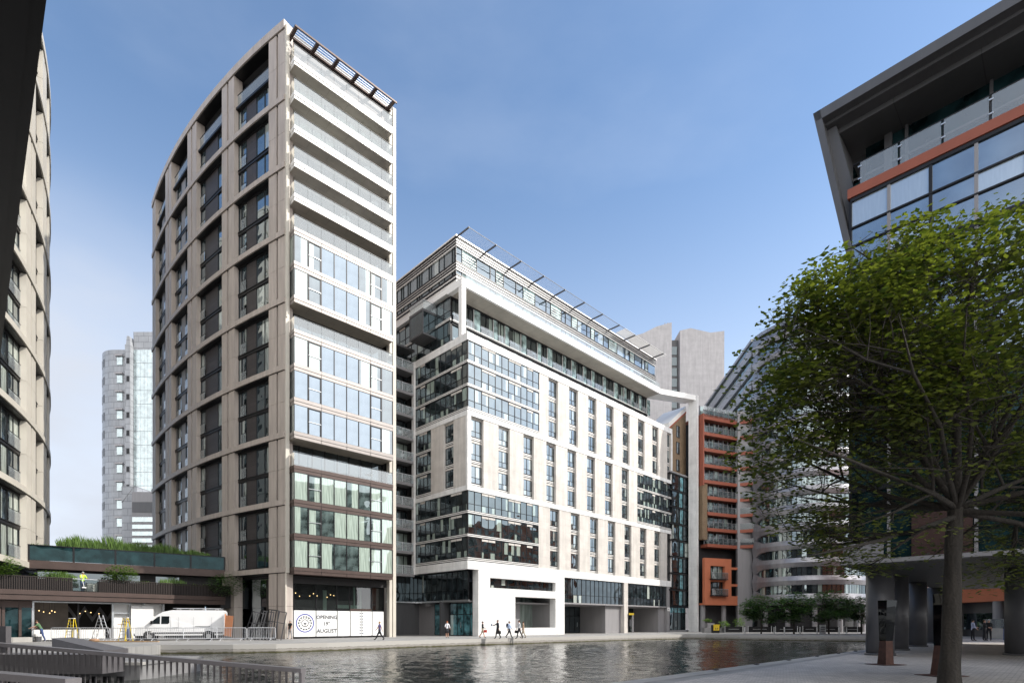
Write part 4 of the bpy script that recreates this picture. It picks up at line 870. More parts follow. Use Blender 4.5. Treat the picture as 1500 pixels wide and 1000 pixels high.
# ================================================================== distant towers
TC=thing('concrete_tower','pale concrete twin slab tower with a dark window slot, far behind the white block','tower',(0,0,0))
D=150
def X_(px,d=None):
    d=d or D
    return (px-750)/F*d
b=MB(); b.prof([(X_(924),0),(X_(984),0),(X_(984),hz_(472,D)),(X_(962),hz_(478,D)),(X_(942),hz_(488,D)),(X_(928),hz_(492,D)),(X_(924),hz_(492,D))],D,D+22); b.build('slab',m['concrete'],TC)
b=MB(); b.prof([(X_(996),0),(X_(1061),0),(X_(1061),hz_(484.5,D)),(X_(1041),hz_(487,D)),(X_(1012),hz_(480.5,D)),(X_(996),hz_(484,D))],D,D+22); b.build('slab',m['concrete'],TC)
b=MB(); b.box(X_(984),D+1.5,0,X_(996),D+20,hz_(494,D)); b.build('slot_wall',m['greyd'],TC)
for i in range(22):
    z=hz_(500,D)-2.9*(i+1); b=MB(); b.q([(X_(986),D+1.4,z),(X_(994),D+1.4,z),(X_(994),D+1.4,z+2.2),(X_(986),D+1.4,z+2.2)]); b.build('window',m['panedark'],TC)
b=MB(); b.box(X_(980),D+2,hz_(472,D),X_(983),D+3,hz_(467,D)); b.tube((X_(977),D+2,hz_(474,D)),(X_(977),D+2,hz_(467,D)),.12,n=4); b.build('roof_plant',m['grey'],TC)
TG=thing('glass_tower','slim grey and glass high-rise with a rounded end, seen between the two curved towers','tower',(0,0,0)); D=135
m['tgrey']=panels('pale_grey_metal',(.36,.37,.39),2.4,1.45,.66,.45,.06,mort=.08); m['tglass']=pane('tower_glass',refl=.42,curt=0,dark=(.15,.18,.18),tint=(.85,.95,.97),wav=.004)
b=MB(); cx=-96.4; cy=D+6; pts=[]
for j in range(13):
    a=R(270-90*j/12*1.15); pts.append((cx+6*math.cos(a)*1.0,cy+6*math.sin(a)))
poly=[(X_(190),cy+10),(X_(190),cy-6)]+pts
b.prism(poly[::-1],0,hz_(512,D)); b.build('rounded_end',m['tgrey'],TG)
for i in range(13):
    z=hz_(519,D)-4.35*i; b=MB(); yy=D-.2
    b.box(X_(172),yy,z-2.6,X_(180),yy+.2,z-.6,0); b.box(X_(170.5),yy-.5,z-.55,X_(182),yy+.2,z-.25,1); f=b.build('window',[m['tglass'],m['concrete']],TG)
b=MB(); b.box(-.35,-.04,0,.35,.04,1.9); swm=b.mesh('slot_window',[m['greyd']])
for i in range(13):
    z=hz_(519,D)-4.35*i
    for j in (4,6,8,10,12):
        a=R(270-90*j/12*1.15); inst(swm,'slot_window',TG,TR(cx+6*math.cos(a),cy+6*math.sin(a),z-2.6,a+PI/2))
b=MB(); b.box(X_(188),D-1.2,0,X_(195.5),D+8,hz_(508,D),0); b.prof([(X_(188.5),hz_(508,D)),(X_(195),hz_(508,D)),(X_(193),hz_(495,D)),(X_(190),hz_(495,D))],D-1,D+1)
for i in range(13): b.box(X_(190.5),D-1.3,hz_(535,D)-4.35*i,X_(194.5),D-1.19,hz_(535,D)-4.35*i+1.2,1)
b.build('stair_core',[m['tgrey'],m['black']],TG)
b=MB(); b.box(X_(195.5),D,0,X_(232),D+14,hz_(486,D)); b.build('glass_block',m['tgrey'],TG)
pn=MB()
for i in range(18):
    z=hz_(512,D)-3.3*(i+1)
    for j in range(7): x=X_(196)+j*.86; pn.q([(x,D-.06,z+.05),(x+.82,D-.06,z+.05),(x+.82,D-.06,z+3.25),(x,D-.06,z+3.25)])
pn.build('panes',m['tglass'],TG)
LB=thing('office_building','low grey banded office building in front of the slim high-rise on the left','building',(0,0,0)); D=112
b=MB(); b.box(X_(176),D+.5,0,X_(198),D+10,hz_(711,D)); b.prof([(X_(176),hz_(711,D)),(X_(194),hz_(711,D)),(X_(176),hz_(735,D))],D+.4,D+.5); b.build('stair_tower',m['tgrey'],LB)
b=MB(); b.box(X_(193),D,0,X_(236),D+14,hz_(720,D)); b.build('wall',m['grey'],LB)
for i,(ya,yb) in enumerate(((735,750),(757,764),(768,774),(778,784),(788,794),(798,804))):
    b=MB(); b.q([(X_(194),D-.1,hz_(yb,D)),(X_(234),D-.1,hz_(yb,D)),(X_(234),D-.1,hz_(ya,D)),(X_(194),D-.1,hz_(ya,D))]); b.build('ribbon_window',m['tglass'] if i else m['greyd'],LB)
# ================================================================== overhanging block on columns, right
PT=thing('office_building','dark overhanging office block on round columns with orange band and glass balustrade, right edge','office building',(15.4,25.3,0),R(-45.5))
# local x runs along the visible facade towards the viewer (right), local y runs back from it
FL=20.7
b=MB(); b.box(.05,.12,4.3,34,26,FL-.4); b.build('inner_wall',m['dark'],PT)
b=MB(); b.box(-.1,-.12,FL+.04,34,.3,FL+.46); b.box(-.12,.3,FL+.04,.3,26,FL+.46); b.build('orange_band',m['orange2'],PT)
b=MB(); b.box(0,2.6,FL+.1,34,25,24.85); b.build('recessed_wall',m['tealdark'],PT)
b=MB()
for i in range(12): b.box(1.6+i*3.0,2.45,FL+.4,1.72+i*3.0,2.6,24.8)
b.box(.8,2.4,FL+.4,1.1,2.62,24.8); b.box(0,2.45,23.2,34,2.6,23.3); b.build('recessed_frame',m['greyd'],PT)
b=MB(); b.prof([(-1.35,25.0),(34,25.0),(34,25.45),(-1.5,25.45)],-.25,28)
b.prof([(-1.1,24.86),(34,24.86),(34,25.0),(-1.15,25.0)],.15,27); b.build('roof',m['greyd'],PT)
b=MB(); b.prof([(-.95,24.62),(34,24.62),(34,24.86),(-1.0,24.86)],.75,27); b.build('roof_soffit',panels('roof_soffit_panels',(.085,.085,.088),3,3,.6,.5,.05,'XY'),PT)
b=MB(); b.prof([(-1.5,25.45),(-1.2,25.45),(.12,18.2),(-.12,18.2)],-.25,.4); b.prof([(-1.3,24.8),(-.7,24.8),(.12,21.0),(-.1,19)],.4,2.7); b.build('raking_side_wall',m['greyd'],PT)
g=MB()
for i in range(14):
    x=.35+i*1.5; g.q([(x+.03,.0,FL+.52),(x+1.44,.0,FL+.52),(x+1.44,.0,FL+1.5),(x+.03,.0,FL+1.5)]); g.box(x-.02,.04,FL+.5,x+.03,.1,FL+1.5,1)
    for z in (.75,1.3): g.box(x-.06,-.03,FL+z,x+.08,.02,FL+z+.05,2)
g.q([(.1,2.5,FL+.52),(.1,0,FL+.52),(.1,0,FL+1.5),(.1,2.5,FL+1.5)]); g.box(.1,-.02,FL+1.5,22,.03,FL+1.53,1); g.build('balustrade',[m['balglass'],m['black'],m['alu']],PT)
m['paneoff']=pane('office_glass',refl=.40,curt=.25,tint=(.80,.90,1.0),dark=(.03,.045,.06),curtcol=(.40,.45,.48),wide=1.2,wav=.006,fold=.9)
m['maroon']=mat('maroon_panel',(.045,.018,.013),.6,0,.15,1)
for i in range(5):
    z1=FL-3.3*i; z0=z1-3.3; fr=MB(); pn=MB()
    for z,h in ((z1-.14,.14),(z1-1.36,.07),(z1-2.2,.07),(z0,.1)): fr.box(0,-.08,z,30,.08,z+h)
    for j in range(21):
        x=j*1.47+.0; fr.box(x-.06,-.06,z0,x+.06,.08,z1-.1,1 if j%2 else 0)
        for za,zb,mi in ((z1-1.29,z1-.14,0),(z1-2.13,z1-1.36,0),(z0+.1,z1-2.2,1)): pn.q([(x+.06,0,za),(x+1.41,0,za),(x+1.41,0,zb),(x+.06,0,zb)],mi)
    if i==4:
        fr.box(2.3,-.12,z0,4.3,.05,z0+1.9,2); 
    f=fr.build('glazed_wall',[m['black'],m['grey'],m['maroon']],PT); pn.build('panes',[m['paneoff'] if i<3 else m['tealdark'],m['paneoff'] if i<2 else m['tealdark']],f)
b=MB(); b.box(-.3,-.3,4.08,34,26,4.2,0); b.box(-.34,-.34,4.12,34,-.3,4.3,1); b.box(-.34,-.34,4.12,-.3,26,4.3,1); b.build('soffit',[panels('metal_ceiling',(.07,.07,.07),1.5,1.5,.6,.5,.05,'XY'),m['grey']],PT)
sgn=MB(); sgn.box(-.25,-.2,4.3,1.3,-.12,5.3); sgn.build('pale_panel',m['grey'],PT)
Mi=PT.matrix_basis.inverted()
m['colgrey']=mat('column_paint',(.10,.10,.108),.4,.1,.08,.8)
def pcol(x,y,r=.57):
    p=Mi@Vector((x,y,0)); b=MB(); b.tube((p.x,p.y,0),(p.x,p.y,4.1),r,n=28); b.tube((p.x,p.y,0),(p.x,p.y,.1),r+.06,n=28,m=1)
    o=b.build('column',[m['colgrey'],m['greyd']],PT,smooth=False)
    o.data.polygons.foreach_set('use_smooth',[len(f.vertices)==4 for f in o.data.polygons])
Mi=(Matrix.Translation(PT.location)@Matrix.Rotation(R(-45.5),4,'Z')).inverted()
for d_,px in ((26.1,1289),(31.0,1313),(35.6,1342),(41.2,1368),(46.5,1385)): p=at(px,d_); pcol(p.x,p.y)
for d_,px in ((25.8,1497),): p=at(px,d_); pcol(p.x,p.y,.62)
for d_,px in ((18.4,1640),): p=at(px,d_); pcol(p.x,p.y,.62)
p=Mi@Vector((33,36,0)); b=MB(); b.box(p.x,p.y,0,p.x+1.2,p.y+3,4.1); b.build('core_wall',m['dark'],PT)
# ================================================================== orange block beyond the undercroft and off to the right
UB=thing('apartment_block','orange fronted apartment block with ground floor shops, seen under the overhang at right','apartment block',(50.6,52,0),0)
b=MB(); b.box(.0,-10,3.8,16,27,22); b.build('wall',m['orange'],UB)
b=MB(); b.box(-.4,-10,5.6,0,27,5.8); 
b.build('ledge',m['slabedge'],UB)
b=MB(); b.box(-.06,0,0,0,3,.08); b.box(-.06,0,1.72,0,3,1.8); b.box(-.06,0,.08,0,.08,1.72); b.box(-.06,2.92,.08,0,3,1.72); b.box(-.06,1.46,.08,0,1.54,1.72); wfr=b.mesh('window',[m['black']]); b=MB(); b.q([(-.02,2.92,.08),(-.02,.08,.08),(-.02,.08,1.72),(-.02,2.92,1.72)]); wpn=b.mesh('pane',[m['panedark']])
for z in range(6):
    for y in range(7): f=inst(wfr,'window',UB,TR(0,-8+y*5,6.4+z*2.7)); inst(wpn,'pane',f)
b=MB(); b.box(1.5,-9,0,14,26,3.8); b.build('ground_floor_wall',m['greyd'],UB)
b=MB()
for y in (-4,2.2,6.5,12,19,26): b.tube((.5,y,0),(.5,y,3.8),.45,n=14)
b.build('column',m['grey'],UB)
b=MB(); b.box(1.38,1.5,.3,1.5,5.6,3.0,0); b.box(1.38,8,.8,1.5,12,2.6,1); b.box(1.3,1.5,3.0,1.5,6.5,3.6,2); b.build('shop_window',[m['whiteflat'],m['pane'],m['black']],UB)
textmesh("Sainsbury's",.75,mat('cream_letters',(.75,.68,.5),.5,0,0),UB,Matrix.Translation((1.28,4.2,3.05))@Matrix.Rotation(-PI/2,4,'Z')@FX,'sign_lettering',.02)
OB=thing('office_block','plain taupe office block added behind the viewer at left, unseen, for dark reflections in glass','building',(-50,-22,0),R(-44))
b=MB(); b.box(-30,0,0,30,18,24); b.build('wall',m['clad'],OB)  # unseen block, added so the glass under the overhanging roof reflects something dark
# ================================================================== brown glazed pavilion with planted terraces (left)
PV=thing('pavilion','low dark brown two tier pavilion with slatted terrace front and green planting, left','pavilion',(-39.6,43,0),math.atan2(13,10.2))
XE=17.8
b=MB(); b.box(-8,-.1,3.35,XE-.8,.6,3.75,0); b.box(-8,-.18,3.78,XE-.8,.6,4.15,0); b.box(-8,-.12,3.75,XE-.8,.5,3.78,1); b.build('fascia',[m['brown'],m['black']],PV)
b=MB(); b.box(-8,.6,3.3,XE,9,4.1); b.build('terrace_slab',m['dark'],PV)
b=MB(); n=int((XE+8)/.14)
for i in range(n):
    x=-8+i*.14
    if 4.55<x<6.3: continue
    b.box(x,-.05,4.15,x+.07,.03,5.2)
b.box(-8,-.08,5.2,4.55,.08,5.26); b.box(6.3,-.08,5.2,XE,.08,5.26); b.box(-8,.03,4.15,4.5,.35,5.1,1); b.box(6.35,.03,4.15,XE,.35,5.1,1); b.build('slatted_front',[m['slat'],m['dark']],PV)
g=MB(); g.q([(4.55,0,4.2),(6.3,0,4.2),(6.3,0,5.2),(4.55,0,5.2)]); g.box(4.5,-.03,5.2,6.35,.03,5.24,1); g.build('glass_gate',[m['clear'],m['galv']],PV)
# upper tier in its own direction
Pi=(Matrix.Translation(PV.location)@Matrix.Rotation(PV.rotation_euler.z,4,'Z')).inverted()
MU=Pi@Matrix.Translation((-41.8,48,0))@Matrix.Rotation(math.atan2(9.5,12.2),4,'Z')
b=MB(MU); b.box(0,-.05,6.25,15.4,.5,6.95,0); b.box(0,.5,6.3,15.4,12,6.5,1); b.box(0,.3,8.2,15.4,.4,8.3,1); b.build('upper_fascia',[m['brown'],m['dark']],PV)
b=MB(MU); 
for i in range(6): b.box(.0+i*3.06,-.04,6.95,.14+i*3.06,.1,8.3)
b.box(0,-.06,8.25,15.4,.1,8.32); b.build('glass_band_frame',m['black'],PV)
b=MB(MU)
for i in range(5): b.q([(.14+i*3.06,0,6.97),(3.06+i*3.06,0,6.97),(3.06+i*3.06,0,8.25),(.14+i*3.06,0,8.25)])
b.q([(0,3,6.97),(0,0,6.97),(0,0,8.25),(0,3,8.25)]); b.build('glass_band',m['tealdark'],PV)
b=MB(MU); b.box(.6,1.6,4.1,15.2,1.8,6.3,0)
for i,(x0,x1) in enumerate(((.6,2.2),(2.5,6.0),(6.4,8.2),(9.5,11.5))): b.box(x0,1.55,4.5,x1,1.6,6.1,1)
b.build('terrace_wall',[m['clad'],m['panedark']],PV)
b=MB(MU); b.box(.4,.4,7.9,15,8,8.1); b.build('planting_bed',m['dark'],PV)
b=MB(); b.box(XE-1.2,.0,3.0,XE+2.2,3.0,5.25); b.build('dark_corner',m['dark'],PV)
# ground floor
b=MB(); b.box(-8,6.5,0,XE,6.7,3.4,0); b.box(2.2,3.8,0.1,5.15,4.0,3.4,1); b.box(7.7,1.2,0,11.9,1.4,3.35,2); b.box(2.1,1.0,0,2.2,6.5,3.4,0); b.build('shop_wall',[m['room'],mat('raw_plaster',(.22,.19,.165),.9,0,.25,.6),m['whiteflat']],PV)
b=MB(); b.box(-8,.5,0,XE,6.6,.12); b.box(-8,-.3,0,1.9,.9,.38,1); b.box(2.3,1.3,.1,7.2,1.6,.95,2); b.build('shop_floor',[m['conc'],m['coping'],m['whiteflat']],PV)
b=MB(); 
for x in (2.15,7.64,8.95,10.1,11.7): b.box(x-.08,.8,0,x+.08,1.0,3.3,0)
b.box(2.1,.8,3.2,8.9,1.0,3.3,0); b.box(7.6,.82,2.35,9,.98,2.45,0); b.box(5.1,.85,0,5.2,.95,3.3,1); b.build('shopfront_frame',[m['alu'],m['black']],PV)
b=MB()
for x in (-8,-6,-4,-2.2,-.9,.35,1.35): b.box(x-.09,.75,.3,x+.09,.95,3.3)
b.box(-8,.78,2.75,2.1,.9,3.35); b.box(-8,.75,.3,2.1,.95,.36); b.box(-.75,.7,.36,-.6,.78,2.7); b.box(.05,.7,.36,.2,.78,2.7)
f=b.build('door_frame',m['brown'],PV); b=MB()
for x0,x1 in ((-7.9,-6.1),(-5.9,-4.1),(-3.9,-2.3),(-2.1,-1.0),(-.8,.26),(.44,1.26),(1.44,2.05)): b.q([(x0,.85,.36),(x1,.85,.36),(x1,.85,2.75),(x0,.85,2.75)])
b.build('panes',m['tealdark'],f)
# angular black and white pattern inside
b=MB(); 
for i in range(4): x=5.2+i*1.2; b.q([(x,6.35,1.6),(x+.6,6.35,2.6),(x+.6,6.35,3.1),(x,6.35,2.1)]); b.q([(x+.6,6.35,2.6),(x+1.2,6.35,1.6),(x+1.2,6.35,2.1),(x+.6,6.35,3.1)])
b.build('zigzag_wall_pattern',m['grey'],PV)
for i in range(9):
    q=MB(); q.ball((0,0,0),.04,n=6,k=4); q.tube((0,0,.05),(0,0,.8),.01,n=4,m=1)
    o=q.build('pendant_lamp',[m['bulb'],m['black']]); o.matrix_world=Matrix.Translation(PV.location)@Matrix.Rotation(PV.rotation_euler.z,4,'Z')@TR((2.9,3.2,3.6,3.75,3.95,5.7,6.1,6.5,7.1)[i],2.6,2.55-.2*((i*7)%3)*.5)
    tag(o,'small warm pendant bulb glowing inside the open fronted pavilion shop','lamp','pendant bulbs in the pavilion shop')
# planting on the pavilion
def leafclump(name,n,rx,ry,rz,size,seed,flat=.5,stem=True,mt='leafplant'):
    rnd=random.Random(seed); b=MB()
    for i in range(n):
        while True:
            p=Vector((rnd.uniform(-1,1),rnd.uniform(-1,1),rnd.uniform(-1,1)))
            if .25<p.length<1: break
        p=Vector((p.x*rx,p.y*ry,(p.z+1)*rz)); l=size*rnd.uniform(.6,1.3)
        a=rnd.uniform(0,2*PI); d=Vector((math.cos(a),math.sin(a),rnd.uniform(-flat,flat))).normalized(); s=d.cross(Vector((rnd.uniform(-.4,.4),rnd.uniform(-.4,.4),1))).normalized()*l*.42
        b.q([p,p+d*l*.5+s,p+d*l,p+d*l*.5-s])
    return b
def grasstuft(n,w,dp,h,seed):
    rnd=random.Random(seed); b=MB()
    for i in range(n):
        x=rnd.uniform(-w,w); y=rnd.uniform(-dp,dp); hh=h*rnd.uniform(.5,1.15)*(1-.4*abs(x)/w); dx=rnd.uniform(-.35,.35)*hh; dy=rnd.uniform(-.3,.3)*hh
        b.q([(x-.03,y,0),(x+.03,y,0),(x+dx*.6+.02,y+dy*.6,hh*.7),(x+dx,y+dy,hh)])
    return b
MW=Matrix.Translation(PV.location)@Matrix.Rotation(PV.rotation_euler.z,4,'Z')
MWU=MW@MU
def plant(nm,lab,cat,b,M,grp=None,mt='leafplant',stem=None):
    t=thing(nm,lab,cat,group=grp); t.matrix_world=M
    b.build('leaves',m[mt],t)
    if stem: s=MB(); [s.tube((0,0,0),q,.03,.012,n=5) for q in stem]; s.build('stem',m['bark'],t)
for i,(x,w_,h) in enumerate(((3.6,1.6,1.5),(6.0,1.7,1.6),(8.2,1.5,1.3),(10.2,1.6,1.3),(12.6,1.6,.9))):
    plant('ornamental_grass',['tall arching grass clump at the left end of the upper roof bed','tallest bright grass clump on the upper roof bed','short grass clump at the middle of the upper roof bed','broad grass clump right of centre on the upper roof bed','low grass clump at the right end of the upper roof bed'][i],'grass',grasstuft(800,w_,.6,h,20+i),MWU@TR(x,.9,8.05))
for i,(x,n_,h) in enumerate(((4.6,700,.42),(1.2,260,.3),(10.6,350,.32))):
    plant('shrub',['leafy shrub spilling over the slatted front left of the glass gate','low creeping plant on the slatted front at far left','leafy shrub among the roof grasses'][i],'shrub',leafclump('s',n_,1.5,.35,h,.13,40+i),(MW@TR((3.4,0,0)[i],.35,5.0)) if i<2 else MWU@TR(.9,1.2,7.9))
plant('shrub','low creeping plant trailing along the slats right of the glass gate','shrub',leafclump('s',420,2.2,.3,.18,.12,47),MW@TR(8.4,.3,5.05))
plant('shrub','bright feathery shrub above the slats near the parked van','shrub',grasstuft(350,1.1,.3,.75,48),MW@TR(12.3,.3,5.1))
plant('shrub','low creeping plant on the slats above the van rear','shrub',leafclump('s',300,1.7,.3,.14,.12,49),MW@TR(14.8,.3,5.05))
plant('shrub','bright arching shrub on the terrace edge left of the worker','shrub',grasstuft(420,1.0,.3,.8,50),MW@TR(3.9,.3,5.0))
for i,(x,z,sz) in enumerate(((-.2,5.0,1.2),(8.1,5.1,1.0),(17.0,4.2,1.45))):
    plant('small_tree',['leafy young tree on the terrace at the left edge of the photo','leafy young tree on the terrace right of the glass gate','dark spreading small tree where the terrace meets the tall tower'][i],'tree',leafclump('t',[1500,1300,1900][i],1.35*sz,.9*sz,.8*sz,.17,60+i,flat=.25),MW@TR(x,.2 if i<2 else -.5,z),mt='leafdk' if i==2 else 'leafplant',stem=[(.2,.1,.9),(-.5,0,.8),(.6,-.1,.7)])
# crate on the terrace
q=thing('crate','pale slatted crate on the terrace behind the glass gate, right of the worker','crate'); q.matrix_world=MW@TR(6.0,.6,4.15)
b=MB(); b.box(-.35,-.25,.08,.35,.25,.14)
for i in range(5): b.box(-.35,-.27,.12+i*.14,.35,-.25,.22+i*.14); b.box(-.35,.25,.12+i*.14,.35,.27,.22+i*.14)
b.box(-.37,-.27,0,-.33,.27,.82); b.box(.33,-.27,0,.37,.27,.82); b.build('slats',m['stone'],q)
# ================================================================== bridge
m['rail']=m['bridge']
def railing(lab,a,b_,n,za,zb,thick=.045):
    t=thing('bridge_railing',lab,'railing'); a=Vector(a);b_=Vector(b_); d=b_-a; L_=d.length; t.location=(a.x,a.y,0); t.rotation_euler=(0,0,math.atan2(d.y,d.x))
    q=MB(); q.prof([(0,za-.045),(L_,zb-.045),(L_,zb),(0,za)],-thick,thick); q.build('handrail',m['bridge'],t)
    e=MB(); e.box(L_-.035,-.03,.0,L_,.03,zb-.045); e.build('end_post',m['bridge'],t)
    bm_=MB(); nn=9
    for i in range(nn):                    # a flat bar twisted a quarter turn between deck and handrail
        z0=i/nn; z1=(i+1)/nn
        a0_=PI/2*i/nn*2; a1_=PI/2*(i+1)/nn*2; w_=.012
        for sgn in (-1,1):
            ta=.006
            def c(a,z,s1,s2): 
                ca,sa=math.cos(a),math.sin(a); x=s1*w_; y=s2*ta; return (x*ca-y*sa,x*sa+y*ca,z)
            bm_.q([c(a0_,z0,-1,sgn),c(a0_,z0,1,sgn),c(a1_,z1,1,sgn),c(a1_,z1,-1,sgn)])
    me=bm_.mesh('baluster',m['bridge'])
    for i in range(n): u=(.04+i*(L_-.08)/n); zr=za+(zb-za)*u/L_-.045; inst(me,'baluster',t,TR(u,0,0,0,(1,1,zr)))
    return t
railing('long grey bridge railing of twisted bars running across the lower left corner',(-8.95,7.72),(-2.25,6.0),80,1.385,1.012)
railing('short grey bridge railing end at the bottom left corner, nearest the viewer',(-6.0,4.57),(-2.6,3.3),40,1.25,1.173)
BR=thing('footbridge','grey steel footbridge deck crossing the basin behind the twisted railings','bridge')
ang=math.atan2(-1.72,6.7)
b=MB(Matrix.Translation((-8.95,7.72,0))@Matrix.Rotation(ang,4,'Z')); b.box(-14,-2.7,-.3,7.2,.1,.03); b.build('deck',m['conc'],BR)
p=at(205,20.5); b=MB(); b.box(-36,20.5,-1.5,p.x,24.5,-.05,0); b.box(-36,20.45,-.05,p.x+.05,20.8,.06,1); b.box(-36,20.8,-.05,p.x+.05,24.6,.055,0)
for i in range(34): b.box(-14.5-i*.5,20.40,-1.3,-14.28-i*.5,20.5,-.45,2)
b.build('deck_beam',[m['conc'],m['coping'],m['black']],BR)
q=at(0,19); b=MB(); b.box(-34,19.2,-.25,at(150,19.2).x,20.3,.42); b.build('side_beam',m['bridge'],BR)
AB=thing('abutment_wedge','grey metal wedge rising from the far quay where the footbridge lands','bridge part'); 
p0=at(76,31); p1=at(152,29.8); b=MB()
pts=[(p0.x,p0.y),(p1.x,p1.y),(p1.x-.2,p1.y+2.2),(p0.x-.6,p0.y+2.2)]
v=[(x,y,-.2) for x,y in pts]+[(p0.x,p0.y,.66),(p1.x,p1.y,.04),(p1.x-.2,p1.y+2.2,.04),(p0.x-.6,p0.y+2.2,.66)]
for f in ((0,1,5,4),(1,2,6,5),(2,3,7,6),(3,0,4,7),(4,5,6,7)): b.q([v[i] for i in f])
b.build('wedge_plate',m['bridge'],AB)
AB2=thing('bridge_block','dark grey metal block at the far left edge beside the footbridge landing','bridge part'); b=MB(); b.box(-27,27,-.2,at(8.5,27).x,27.3,1.35); b.build('casing',m['bridge'],AB2)
# landing so that the wedge and block stand on the quay
g=MB(); g.prism([(-60,26),(-22.6,28),(-23.6,33),(-24.2,38.4),(-60,38.4)],-2,.02); o=g.build('landing_paving',m['paving']); o['kind']='structure'
# ================================================================== people
skin_m=mat('skin',(.48,.27,.19),.55,0,.05,8); 
def cm(name,c): 
    if 'cl_'+name not in m: m['cl_'+name]=mat(name+'_cloth',c,.8,0,.12,12)
    return m['cl_'+name]
HAIR={'dark':(.02,.014,.01),'blond':(.40,.27,.12),'brown':(.09,.045,.02),'grey':(.3,.3,.3),'red':(.30,.08,.02)}
def person(lab,loc,face,h=1.75,lean=0,legs=(0,0),knees=(0,0),arms=(0,0),elb=(15,15),out=(8,8),top='white',tc=(.75,.75,.75),bot='navy',bc=(.02,.025,.05),hair='dark',shorts=False,sleeves=True,skirt=False,twist=0,fem=False,head=0,group=None):
    """forward is local -y; angles in degrees, positive swings forwards"""
    t=thing('person',lab,'person',loc,face,group); k=h/1.75
    V=Vector; le=R(lean)
    def fw(p,base=.95):                      # lean the trunk forwards about the pelvis
        z=p.z-base; return V((p.x,p.y*math.cos(le)-z*math.sin(le),base+z*math.cos(le)+p.y*math.sin(le)))
    pv=V((0,0,.95)); ch=fw(V((0,0,1.25))); ns=fw(V((0,0.01,1.45))); nk=fw(V((0,0.0,1.52)));
    hd=nk+V((0,-math.sin(le+R(head))*.10-.015,math.cos(le+R(head))*.10)); ht=nk+V((0,-math.sin(le+R(head))*.20,math.cos(le+R(head))*.20))
    verts=[pv,fw(V((0,0,1.1))),ch,ns,nk,hd,ht]; rad=[.135,.125,.145,.09,.052,.083,.055]; par=[-1,0,1,2,3,4,5]
    if fem: rad[1]=.105; rad[2]=.13
    rad=[r*1.08 for r in rad]
    seg=['b','t','t','t','s','h','h']
    sw=.185 if not fem else .165
    hands=[]
    for i,sx in enumerate((-1,1)):
        j=len(verts); a=R(legs[i]); kn=R(legs[i]-knees[i]); hip=V((sx*.09,0,.90)); knee=hip+V((sx*.01,-math.sin(a)*.43,-math.cos(a)*.43)); an=knee+V((0,-math.sin(kn)*.41,-math.cos(kn)*.41)); fa=kn*.6
        toe=an+V((sx*.02,-.17*math.cos(fa),-.05-.17*math.sin(-fa)*-1 if False else -.05+.10*math.sin(fa)))
        heel=an+V((0,.03,-.045))
        verts+=[hip,(hip+knee)/2,knee,(knee+an)/2+V((0,.015,0)),an,toe]; rad+=[.108,.096,.068,.066,.05,.04]; par+=[0,j,j+1,j+2,j+3,j+4]
        lo='s' if shorts or skirt else 'b'
        seg+=['b','b','b' if not skirt else 's',lo,lo if lo=='s' else 'b','f']
        j=len(verts); sh=fw(V((sx*sw,.0,1.41))); a=R(arms[i])+le*.4; o=R(out[i]); el=sh+V((sx*math.sin(o)*.28,-math.sin(a)*.28,-math.cos(a)*math.cos(o)*.28)); e2=a+R(elb[i]); wr=el+V((sx*math.sin(o)*.05,-math.sin(e2)*.25,-math.cos(e2)*.25))
        pm=wr+(wr-el).normalized()*.055
        verts+=[sh,(sh+el)/2,el,(el+wr)/2,wr,pm]; rad+=[.068,.058,.048,.043,.030,.034]; par+=[3,j,j+1,j+2,j+3,j+4]
        ls='t' if sleeves else 's'
        seg+=['t','t',ls,ls,'s','s']
        hands.append((wr,pm,(wr-el).normalized(),sx))
    me=bpy.data.meshes.new('p'); me.from_pydata([tuple(v*k) for v in verts],[(p,i) for i,p in enumerate(par) if p>=0],[])
    o=bpy.data.objects.new('tmp',me); COL.objects.link(o); md=o.modifiers.new('s','SKIN'); md.use_smooth_shade=True
    for i,r in enumerate(rad): me.skin_vertices[0].data[i].radius=(r*k,r*k*(.78 if i<4 else 1))
    me.skin_vertices[0].data[0].use_root=True
    sb=o.modifiers.new('u','SUBSURF'); sb.levels=1; sb.render_levels=1
    dg=bpy.context.evaluated_depsgraph_get(); nm=bpy.data.meshes.new_from_object(o.evaluated_get(dg)); bpy.data.objects.remove(o)
    nm.materials.clear(); mats=[skin_m,cm(top,tc),cm(bot,bc),m['black'],mat('hair_'+hair,HAIR[hair],.7)]
    b=MB(); b.v=[v.co.copy() for v in nm.vertices]; b.f=[tuple(p.vertices) for p in nm.polygons]
    for p in nm.polygons:
        c=p.center/k; best=None
        for i,pr in enumerate(par):
            if pr<0: continue
            A=verts[pr];B=verts[i]; ab=B-A; tt=max(0,min(1,(c-A).dot(ab)/max(ab.length_squared,1e-9))); dd=(A+ab*tt-c).length-rad[i]*.6
            if best is None or dd<best[0]: best=(dd,i)
        s=seg[best[1]]; b.m.append({'b':2,'t':1,'s':0,'h':0,'f':3}[s])
    for wr,pm,d,sx in hands:                 # fingers and thumb
        side=V((0,1,0)) if abs(d.y)<.8 else V((0,0,1)); acr=d.cross(V((sx,0,0))); acr=acr.normalized() if acr.length>.1 else side
        for q,(ln,offs_) in enumerate(((.062,-.027),(.072,-.009),(.068,.009),(.054,.027))):
            p0=pm+acr*offs_+d*.01; p1=p0+d*ln*.5; p2=p1+(d*.8+V((-sx*.5,0,0))).normalized()*ln*.5
            b.tube(p0*k,p1*k,.009*k,.0085*k,5); b.tube(p1*k,p2*k,.0085*k,.006*k,5)
        p0=wr+acr*-.02+d*.02; b.tube(p0*k,(p0+acr*-.03+d*.035)*k,.011*k,.008*k,5)
